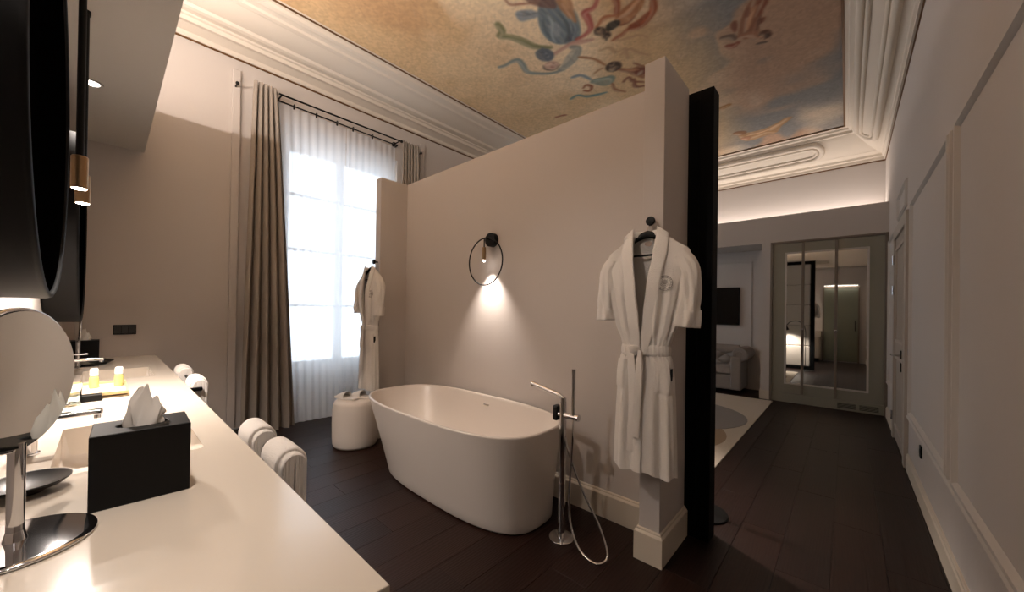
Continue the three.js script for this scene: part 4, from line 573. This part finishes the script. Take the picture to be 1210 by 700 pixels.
  { const pts = []; for (let k = 0; k <= 16; k++) { const u = k / 8 - 1; pts.push(V(u * 0.062, 1.752 + 0.004 * (1 - u * u), ZC + 0.018 - 0.032 * (1 - u * u))); } part('collar', loft(pts.map((p) => [...Array(12)].map((_, i) => { const a = i / 12 * 2 * Math.PI; return V(p.x, p.y - 0.012 + 0.016 * Math.sin(a), p.z + 0.008 * Math.cos(a)); })), { cap0: true, cap1: true }), M.terry, robe); }
  { // belt with a knot and hanging ends
    const rows = []; for (const [y, o] of [[1.110, -0.003], [1.111, 0.003], [1.125, 0.006], [1.149, 0.006], [1.163, 0.003], [1.164, -0.003]]) { const r = []; for (let i = 0; i < 90; i++) { const a = i / 90 * 2 * Math.PI, p = point(1.137, a, o + 0.004); p.y = y + 0.004 * Math.sin(2 * a); r.push(p); } rows.push(r); }
    const belt = part('belt', loft(rows), M.terry, robe);
    const k = new THREE.SphereGeometry(0.030, 24, 16); k.scale(1.05, 0.95, 0.6); k.rotateZ(0.5); k.translate(-0.030, 1.135, ZC + 0.066); part('knot', k, M.terry, belt);
    const end = (x, y1, w, tw, ph) => { const pts = []; for (let q = 0; q <= 24; q++) { const t = q / 24, y = lerp(1.14, y1, t), f = point(Math.min(y, 1.09), Math.asin(clamp(x / 0.15, -0.9, 0.9)), 0); pts.push(V(x + tw * Math.sin(2.2 * t + ph), y, f.z + 0.022 + 0.006 * (1 - t))); } return ribbon(pts, (t) => w * (0.6 + 0.4 * smooth(0, 0.25, t)), 0.010, (t) => V(Math.cos(0.3 * Math.sin(4 * t + ph)), 0, Math.sin(0.3 * Math.sin(4 * t + ph)))); };
    part('tie_end', end(-0.046, 0.615, 0.050, 0.008, 0.4), M.terry, belt); part('tie_end', end(-0.006, 0.70, 0.040, 0.008, 1.9), M.terry, belt);
  }
  const patch = (a0, a1, y0, y1, off, nu = 20, nv = 12) => { const rows = []; for (let j = 0; j <= nv; j++) { const y = lerp(y0, y1, j / nv), r = []; for (let i = 0; i <= nu; i++) r.push(point(y, lerp(a0, a1, i / nu), off * Math.min(1, 0.15 + 8 * Math.min(i / nu, 1 - i / nu, j / nv)))); rows.push(r); } return loft(rows, { closed: false }); };
  part('pocket', patch(0.42, 1.15, 0.925, 1.085, 0.010), M.terry, robe); part('pocket', patch(-1.25, -0.55, 0.925, 1.085, 0.010), M.terry, robe);
  { // embroidered crest
    const cv = document.createElement('canvas'); cv.width = cv.height = 256; const g = cv.getContext('2d'); g.fillStyle = '#e4ded7'; g.fillRect(0, 0, 256, 256); g.strokeStyle = '#6a645d'; g.fillStyle = '#6a645d';
    for (const [r, w] of [[116, 7], [88, 5]]) { g.lineWidth = w; g.beginPath(); g.arc(128, 128, r, 0, 7); g.stroke(); }
    for (let i = 0; i < 26; i++) { const a = i / 26 * 2 * Math.PI; g.save(); g.translate(128 + 102 * Math.cos(a), 128 + 102 * Math.sin(a)); g.rotate(a + Math.PI / 2); g.fillRect(-6, -7, i % 3 ? 4 : 9, 14); if (i % 2) g.fillRect(2, -7, 4, 14); g.restore(); }
    g.lineWidth = 5; for (const k of [-1, 1]) { for (let i = 0; i < 5; i++) { g.beginPath(); g.moveTo(128, 190 - i * 22); g.quadraticCurveTo(128 + k * 30, 180 - i * 22, 128 + k * (62 - i * 6), 150 - i * 20); g.stroke(); } } g.beginPath(); g.moveTo(128, 60); g.lineTo(128, 200); g.stroke(); g.beginPath(); g.arc(128, 110, 26, 0, 7); g.stroke();
    const t = new THREE.CanvasTexture(cv); t.colorSpace = THREE.SRGBColorSpace;
    const pos = [], uv = [], idx = [], R = 0.040, rr = 8, ss = 40; for (let j = 0; j <= rr; j++) for (let i = 0; i <= ss; i++) { const a = i / ss * 2 * Math.PI, r = R * j / rr, x = 0.112 + r * Math.cos(a), y = 1.478 + r * Math.sin(a), [W] = keyed(KEY, y), p = point(y, Math.asin(clamp(x / W, 0, 0.98) ** (1 / 0.85)), 0.006); pos.push(x, y, p.z); uv.push(0.5 + 0.5 * r / R * Math.cos(a), 0.5 + 0.5 * r / R * Math.sin(a)); }
    for (let j = 0; j < rr; j++) for (let i = 0; i < ss; i++) { const a = j * (ss + 1) + i, b = a + 1, c = a + ss + 1, d = c + 1; idx.push(a, c, b, b, c, d); }
    const geo = new THREE.BufferGeometry(); geo.setAttribute('position', new THREE.Float32BufferAttribute(pos, 3)); geo.setAttribute('uv', new THREE.Float32BufferAttribute(uv, 2)); geo.setIndex(idx); geo.computeVertexNormals();
    const m = phys('#ffffff', 1, { map: t, bumpMap: terryBump, bumpScale: 0.001 }); m.name = 'crest'; const c = part('crest', geo, m, robe); c.userData.label = 'round grey embroidered crest';
    const lab = new THREE.CircleGeometry(1, 32); lab.scale(0.020, 0.013, 1); lab.translate(0, 1.695, ZC - 0.020); part('neck_label', lab, std('#b8a294', 0.9), robe);
  }
  part('tag', rbx(0.136, 0.142, 0.995, 1.055, ZC + 0.012, ZC + 0.032, 0.001), M.black, robe);
  dup(robe, [robeAt[1][0] - robeAt[0][0], 0, robeAt[1][2] - robeAt[0][2]], 'white towelling bathrobe hanging on the partition return by the window');
}
{ // curtains
  const panel = (zt0, zt1, zb0, zb1, top, bottom, x, pleats, amp, seed, flare = 1) => {
    const rows = [], n = pleats * 14, ny = 60; const ph = [...Array(pleats + 1)].map((_, i) => Math.sin(i * 12.9898 + seed) * 0.9);
    for (let j = 0; j <= ny; j++) { const t = j / ny, y = lerp(top, bottom, t), row = [], z0 = lerp(zt0, zb0, t ** flare), z1 = lerp(zt1, zb1, t ** flare); for (let i = 0; i <= n; i++) { const s = i / n, k = s * pleats, ki = Math.floor(k), kk = lerp(ph[ki], ph[Math.min(pleats, ki + 1)], k - ki); const a = amp * (0.75 + 0.35 * t) * (1 + 0.35 * kk); row.push(V(x + a * Math.sin(2 * Math.PI * k + 0.9 * kk * t) + 0.012 * Math.sin(3 * t + kk * 2), y, lerp(z0, z1, s) + amp * 0.25 * Math.sin(4 * Math.PI * k + kk + 2 * t))); } rows.push(row); }
    return loft(rows, { closed: false });
  };
  const cur = (label, geos, group) => { const c = thing('curtain', label, 'curtain', [0, 0, 0], 0, group); part('cloth', geos, M.drape, c); return c; };
  const left = cur('full taupe drape gathered beside the window on the vanity side', panel(-1.02, -1.235, -0.95, -1.47, 3.665, 0.012, -4.50, 5, 0.042, 1.0, 0.9), 'taupe drapes');
  const right = cur('full taupe drape gathered beside the window behind the partition', panel(-2.78, -3.04, -2.74, -3.14, 3.665, 0.012, -4.50, 6, 0.036, 4.0), 'taupe drapes');
  void left; void right;
  const sh = (label, geo) => single('sheer_curtain', label, 'curtain', geo, M.sheer, 'white sheer curtains');
  sh('white sheer curtain panel beside the gathered taupe drape on the vanity side', panel(-1.25, -2.03, -1.42, -2.03, 3.592, 0.010, -4.598, 8, 0.008, 2.0));
  sh('white sheer curtain panel nearer the hanging robe and partition', panel(-2.045, -2.74, -2.045, -2.76, 3.592, 0.010, -4.628, 8, 0.008, 7.0));
  const rod = thing('curtain_rod', 'long black curtain rod across the top of the window', 'curtain rod', [0, 0, 0]);
  part('rod', cyl(0.010, 0.010, 1.50, -4.50, 3.640, -2.0, 16, 'z'), M.black, rod);
  part('finial', new THREE.SphereGeometry(0.020, 20, 14).translate(-4.50, 3.640, -2.755), M.black, rod);
  for (const z of [-1.28, -2.73]) part('bracket', [rbx(XW, -4.50, 3.634, 3.646, z - 0.006, z + 0.006, 0.002), rbx(XW, XW + 0.008, 3.612, 3.668, z - 0.014, z + 0.014, 0.003)], M.black, rod);
  const under = thing('curtain_rod', 'thin black rod under the main rod carrying the sheers', 'curtain rod', [0, 0, 0]);
  part('rod', cyl(0.008, 0.008, 1.50, -4.575, 3.600, -1.99, 12, 'z'), M.black, under);
  for (const z of [-1.24, -2.74]) part('bracket', rbx(XW, -4.575, 3.594, 3.606, z - 0.005, z + 0.005, 0.002), M.black, under);
  [-1.42, -1.66, -1.90, -2.10, -2.36, -2.66].forEach((z) => { const c = thing('curtain_ring', 'small black ring clip on the rod above the sheers', 'ring', [-4.563, 3.594, z], 0, 'ring clips of the sheers'); part('ring', new THREE.TorusGeometry(0.020, 0.0055, 8, 24), M.black, c); part('clip', rbx(-0.004, 0.004, -0.035, -0.014, -0.010, 0.010, 0.002), M.black, c); });
  [-0.885, -3.10].forEach((z, i) => { const h = thing('curtain_bracket', ['short black bracket with a ball end beside the left window surround', 'short black bracket with a ball end above the partition'][i], 'bracket', [XW, 3.60, z], 0, 'ball-ended brackets'); part('plate', rbx(0, 0.012, -0.035, 0.035, -0.012, 0.012, 0.003), M.black, h); part('arm', cyl(0.008, 0.008, 0.10, 0.06, 0.0, 0, 12, 'x'), M.black, h); part('ball', new THREE.SphereGeometry(0.018, 16, 12).translate(0.115, 0, 0), M.black, h); });
}
// ================================================================== BEDROOM
{ // headboard behind the partition
  const Z = ZPART - 0.162, h = thing('headboard', 'tall black-framed quilted headboard standing behind the partition', 'headboard');
  part('frame', [rbx(-0.65, -0.575, 0, 2.66, Z - 0.12, Z, 0.004), rbx(-3.55, -3.475, 0, 2.66, Z - 0.12, Z, 0.004), rbx(-3.475, -0.65, 2.59, 2.66, Z - 0.12, Z, 0.004), rbx(-3.475, -0.65, 0, 0.07, Z - 0.12, Z, 0.004), bx(-3.475, -0.65, 0.07, 2.59, Z - 0.05, Z)], M.blackWood, h);
  const s = 0.52, pad = std('#b5aca2', 0.9, { bumpMap: weaveBump, bumpScale: 0.0006 });
  for (let i = 0; i < 6; i++) for (let j = 0; j < 5; j++) { const x0 = lerp(-3.47, -0.655, i / 6), x1 = lerp(-3.47, -0.655, (i + 1) / 6), y0 = lerp(0.075, 2.585, j / 5), y1 = lerp(0.075, 2.585, (j + 1) / 5); part('pad', rbx(x0 + 0.002, x1 - 0.002, y0 + 0.002, y1 - 0.002, Z - 0.105, Z - 0.045, 0.022, 3), pad, h); } void s;
}
{ // bed, seen only in the wardrobe mirrors
  const b = thing('bed', 'wide bed with pale linen standing against the quilted headboard', 'bed');
  part('base', rbx(-3.35, -1.45, 0.04, 0.32, -4.60, -2.54, 0.02), M.joinery, b); part('mattress', rbx(-3.36, -1.44, 0.32, 0.54, -4.61, -2.54, 0.05, 4), M.linen, b);
  part('duvet', rbx(-3.40, -1.40, 0.44, 0.62, -4.64, -3.10, 0.06, 4), std('#b09a80', 0.95, { bumpMap: weaveBump, bumpScale: 0.0006 }), b);
  for (const [lx, lz] of [[-3.25, -4.5], [-1.55, -4.5], [-3.25, -2.75], [-1.55, -2.75]]) part('leg', cyl(0.03, 0.03, 0.026, lx, 0.030, lz, 16), M.black, b);
  [[-2.9, 'white bed pillow on the window side of the bed'], [-1.95, 'white bed pillow on the corridor side of the bed']].forEach(([x, l]) => { const g = new THREE.SphereGeometry(1, 32, 20); const p = g.attributes.position; for (let i = 0; i < p.count; i++) p.setXYZ(i, 0.36 * Math.sign(p.getX(i)) * Math.abs(p.getX(i)) ** 0.6, 0.10 * p.getY(i), 0.22 * Math.sign(p.getZ(i)) * Math.abs(p.getZ(i)) ** 0.6); g.computeVertexNormals(); g.rotateX(0.5); g.translate(x, 0.70, -2.82); single('pillow', l, 'pillow', g, M.linen, 'bed pillows'); });
}
{ // reading lamp beside the bed: its round foot shows past the headboard
  const l = thing('reading_lamp', 'black bedside floor lamp with a round foot behind the headboard', 'lamp', [-0.70, 0, -2.75]);
  part('foot', lathe([[0, 0], [0.145, 0], [0.15, 0.004], [0.148, 0.014], [0.02, 0.02], [0, 0.02]], 48), M.black, l);
  part('pole', tube([V(-0.03, 0.015, 0), V(-0.03, 0.6, 0), V(-0.05, 1.05, -0.01), V(-0.16, 1.18, -0.02), V(-0.32, 1.16, -0.02), V(-0.40, 1.06, -0.02)], 0.008, 64, 10), M.black, l);
  const sh = lathe([[0.028, 0.09], [0.03, 0.085], [0.065, 0], [0.063, 0], [0.027, 0.086]], 32); sh.translate(-0.405, 0.965, -0.02); part('shade', sh, M.black, l);
  part('bulb', new THREE.SphereGeometry(0.022, 20, 14).translate(-0.405, 0.99, -0.02), glow(10), l);
  spot(4.5, V(-1.105, 0.985, -2.77), V(-1.05, 0, -2.77), 1.2, 0.5, 1.5);
}
{ // wardrobe with mirrored doors
  const w = thing('wardrobe', 'grey built-in wardrobe with three mirrored doors on the far wall', 'wardrobe');
  part('carcass', [bx(-0.885, XR - 0.002, 0, 2.458, ZFAR + 0.01, ZWARD - 0.03)], M.joinery, w);
  part('surround', [rbx(-0.885, -0.855, 0, 2.458, ZWARD - 0.03, ZWARD + 0.02, 0.005), rbx(XR - 0.035, XR - 0.002, 0, 2.458, ZWARD - 0.03, ZWARD + 0.02, 0.005), rbx(-0.855, XR - 0.035, 2.425, 2.458, ZWARD - 0.03, ZWARD + 0.02, 0.005)], M.joineryEdge, w);
  part('plinth', bx(-0.855, XR - 0.035, 0, 0.135, ZWARD - 0.03, ZWARD), M.joinery, w);
  const xs = [-0.855, -0.487, -0.118, XR - 0.035], my0 = 0.30, my1 = 2.262, mx0 = -0.68, mx1 = 0.198, F = ZWARD;
  for (let i = 0; i < 3; i++) {
    const a = xs[i] + 0.002, b = xs[i + 1] - 0.002, ma = Math.max(a + 0.012, mx0), mb = Math.min(b - 0.012, mx1);
    const d = part('door', [bx(a, b, 0.14, my0, F - 0.025, F), bx(a, b, my1, 2.423, F - 0.025, F), bx(a, ma, my0, my1, F - 0.025, F), bx(mb, b, my0, my1, F - 0.025, F), bx(ma, mb, my0, my1, F - 0.025, F - 0.012)], M.joinery, w);
    part('mirror_pane', bx(ma, mb, my0, my1, F - 0.012, F - 0.009), M.mirror, d);
    const mm = [bx(ma, mb, my1, my1 + 0.022, F, F + 0.010), bx(ma, mb, my0 - 0.022, my0, F, F + 0.010)]; if (i === 0) mm.push(bx(ma - 0.022, ma, my0 - 0.022, my1 + 0.022, F, F + 0.010)); if (i === 2) mm.push(bx(mb, mb + 0.022, my0 - 0.022, my1 + 0.022, F, F + 0.010));
    part('mirror_moulding', mm, M.moulding, d);
    if (i < 2) part('edge_strip', rbx(xs[i + 1] - 0.016, xs[i + 1] + 0.016, 0.145, 2.418, F, F + 0.022, 0.004), M.joineryEdge, d);
    if (i) part('knob', [new THREE.SphereGeometry(0.014, 16, 12).translate(xs[i] + 0.0, 1.12, F + 0.036)], M.chrome, d);
  }
  for (const x of [-0.106, 0.119]) { const g = part('grille_frame', [bx(x, x + 0.213, 0.100, 0.112, F, F + 0.008), bx(x, x + 0.213, 0.018, 0.030, F, F + 0.008), bx(x, x + 0.012, 0.030, 0.100, F, F + 0.008), bx(x + 0.201, x + 0.213, 0.030, 0.100, F, F + 0.008)], M.joinery, w); part('grille_back', bx(x + 0.012, x + 0.201, 0.03, 0.1, F, F + 0.001), M.black, g); for (let k = 0; k < 4; k++) part('slat', bx(x + 0.012, x + 0.201, 0.040 + k * 0.016, 0.046 + k * 0.016, F + 0.001, F + 0.007), M.joinery, g); }
}
{ // television and panel moulding in the niche
  const Z = ZFAR;
  struct('trim_11', 'thin panel moulding framing the television niche wall', 'trim', [rbx(-1.262, -1.235, 0.5, 2.27, Z, Z + 0.015, 0.004), rbx(-3.4, -1.235, 2.243, 2.27, Z, Z + 0.015, 0.004)], M.moulding);
  const t = thing('television', 'black flat television on the niche wall above the sofa', 'television', [-2.02, 1.475, Z]);
  part('housing', rbx(-0.60, 0.60, -0.345, 0.345, 0.0, 0.05, 0.006), M.black, t); part('display', bx(-0.585, 0.585, -0.32, 0.333, 0.05, 0.052), M.screen, t);
}
{ // chesterfield sofa
  const s = thing('sofa', 'grey velvet rolled-arm tufted sofa standing in the niche', 'sofa', [-2.12, 0, -7.50]);
  const L = 0.98;
  part('base', rbx(-L + 0.15, L - 0.15, 0.05, 0.30, -0.30, 0.27, 0.02, 3), M.velvet, s);
  part('seat_cushion', rbx(-L + 0.2, L - 0.27, 0.30, 0.45, -0.15, 0.285, 0.045, 4), M.velvet, s);
  for (const k of [-1, 1]) {
    const outer = k > 0 ? L - 0.14 : -L + 0.14;
    const a = part('arm', [rbx(outer - (k > 0 ? 0.16 : 0), outer + (k > 0 ? 0 : 0.16), 0.05, 0.62, -0.32, 0.285, 0.03, 3)], M.velvet, s);
    const roll = lathe([[0, -0.295], [0.095, -0.295], [0.118, -0.285], [0.122, -0.26], [0.122, 0.26], [0.118, 0.28], [0.100, 0.29], [0.07, 0.283], [0, 0.281]], 40); roll.rotateX(Math.PI / 2); roll.translate(outer - k * 0.02, 0.655, -0.02); part('arm_roll', roll, M.velvet, a);
    const sp = []; for (let i = 0; i < 40; i++) { const an = i / 40 * 2.6 * Math.PI, r = 0.108 - 0.028 * an / Math.PI; sp.push(V(outer - k * 0.02 + k * r * Math.sin(an), 0.655 + r * Math.cos(an), 0.272)); } part('piping', tube(sp, 0.006, 60, 6), M.velvet, a);
  }
  // tufted back
  const rows = [], X0 = -L + 0.24, X1 = L - 0.30; for (let j = 0; j <= 40; j++) { const v = j / 40, row = []; for (let i = 0; i <= 120; i++) { const u = i / 120, x = lerp(X0, X1, u), y = 0.42 + 0.30 * v, gx = x / 0.13, gy = (y - 0.42) / 0.10; const d = Math.abs(Math.sin(Math.PI * (gx + gy) / 2)) * Math.abs(Math.sin(Math.PI * (gx - gy) / 2)); row.push(V(x, y, -0.175 + 0.06 * Math.sqrt(d) - 0.04 * v)); } rows.push(row); }
  const back = part('backrest', [loft(rows, { closed: false }), rbx(X0 - 0.02, X1 + 0.02, 0.05, 0.72, -0.32, -0.20, 0.02, 3)], M.velvet, s);
  const tr = lathe([[0, X0 - 0.05], [0.085, X0 - 0.05], [0.085, X1 + 0.05], [0, X1 + 0.05]], 32); tr.rotateZ(-Math.PI / 2); tr.translate(0, 0.70, -0.23); part('back_roll', tr, M.velvet, back);
  for (let r = 0; r < 3; r++) for (let c = 0; c < 11; c++) { const x = Math.round(X0 / 0.13) * 0.13 + c * 0.13 + (r % 2 ? 0 : 0) + 0.13; if (x > X1 - 0.03 || x < X0 + 0.03) continue; const y = 0.42 + 0.10 * (r + (Math.round(x / 0.13) % 2 ? 0.0 : 0.0)) + 0.02; part('button', new THREE.SphereGeometry(0.013, 10, 8).translate(x, y, -0.150 - 0.012 * r), M.velvet, back); }
  for (const [x, z] of [[-L + 0.16, 0.2], [L - 0.24, 0.2], [-L + 0.16, -0.24], [L - 0.24, -0.24]]) part('foot', cyl(0.018, 0.026, 0.055, x, 0.0275, z, 16), M.black, s);
}
{ // rug with round motifs
  const r = thing('rug', 'pale bedroom rug with large overlapping grey circles', 'rug');
  part('pile', rbx(-3.9, -0.82, 0, 0.012, -6.99, -3.30, 0.005), M.rug, r);
  const disc = (x, z, R, m, y) => part('motif', cyl(R, R, 0.003, x, y, z, 64), m, r);
  disc(-1.72, -4.42, 0.80, M.rugTan, 0.0125); disc(-1.68, -5.32, 0.80, M.rugGrey, 0.0140); disc(-2.9, -4.9, 0.8, M.rugGrey, 0.0135); disc(-2.7, -6.2, 0.7, M.rugTan, 0.013);
}
{ // sockets and switches on the right wall
  const s = thing('wall_socket', 'small black socket low on the right wall by the skirting', 'socket', [XR, 0.355, -4.04]); part('plate', rbx(-0.010, 0, -0.042, 0.042, -0.036, 0.036, 0.003), M.black, s); part('outlet', cyl(0.02, 0.02, 0.003, -0.011, 0, 0, 20, 'x'), M.blackSatin, s);
  const k = thing('wall_switch', 'small black switch on the right wall beside the door', 'switch', [XR, 1.02, -4.76]); part('plate', rbx(-0.010, 0, -0.045, 0.045, -0.04, 0.04, 0.003), M.black, k); part('rocker', rbx(-0.014, -0.010, -0.028, 0.028, -0.024, 0.024, 0.002), M.blackSatin, k);
}

renderer.render(scene, camera);
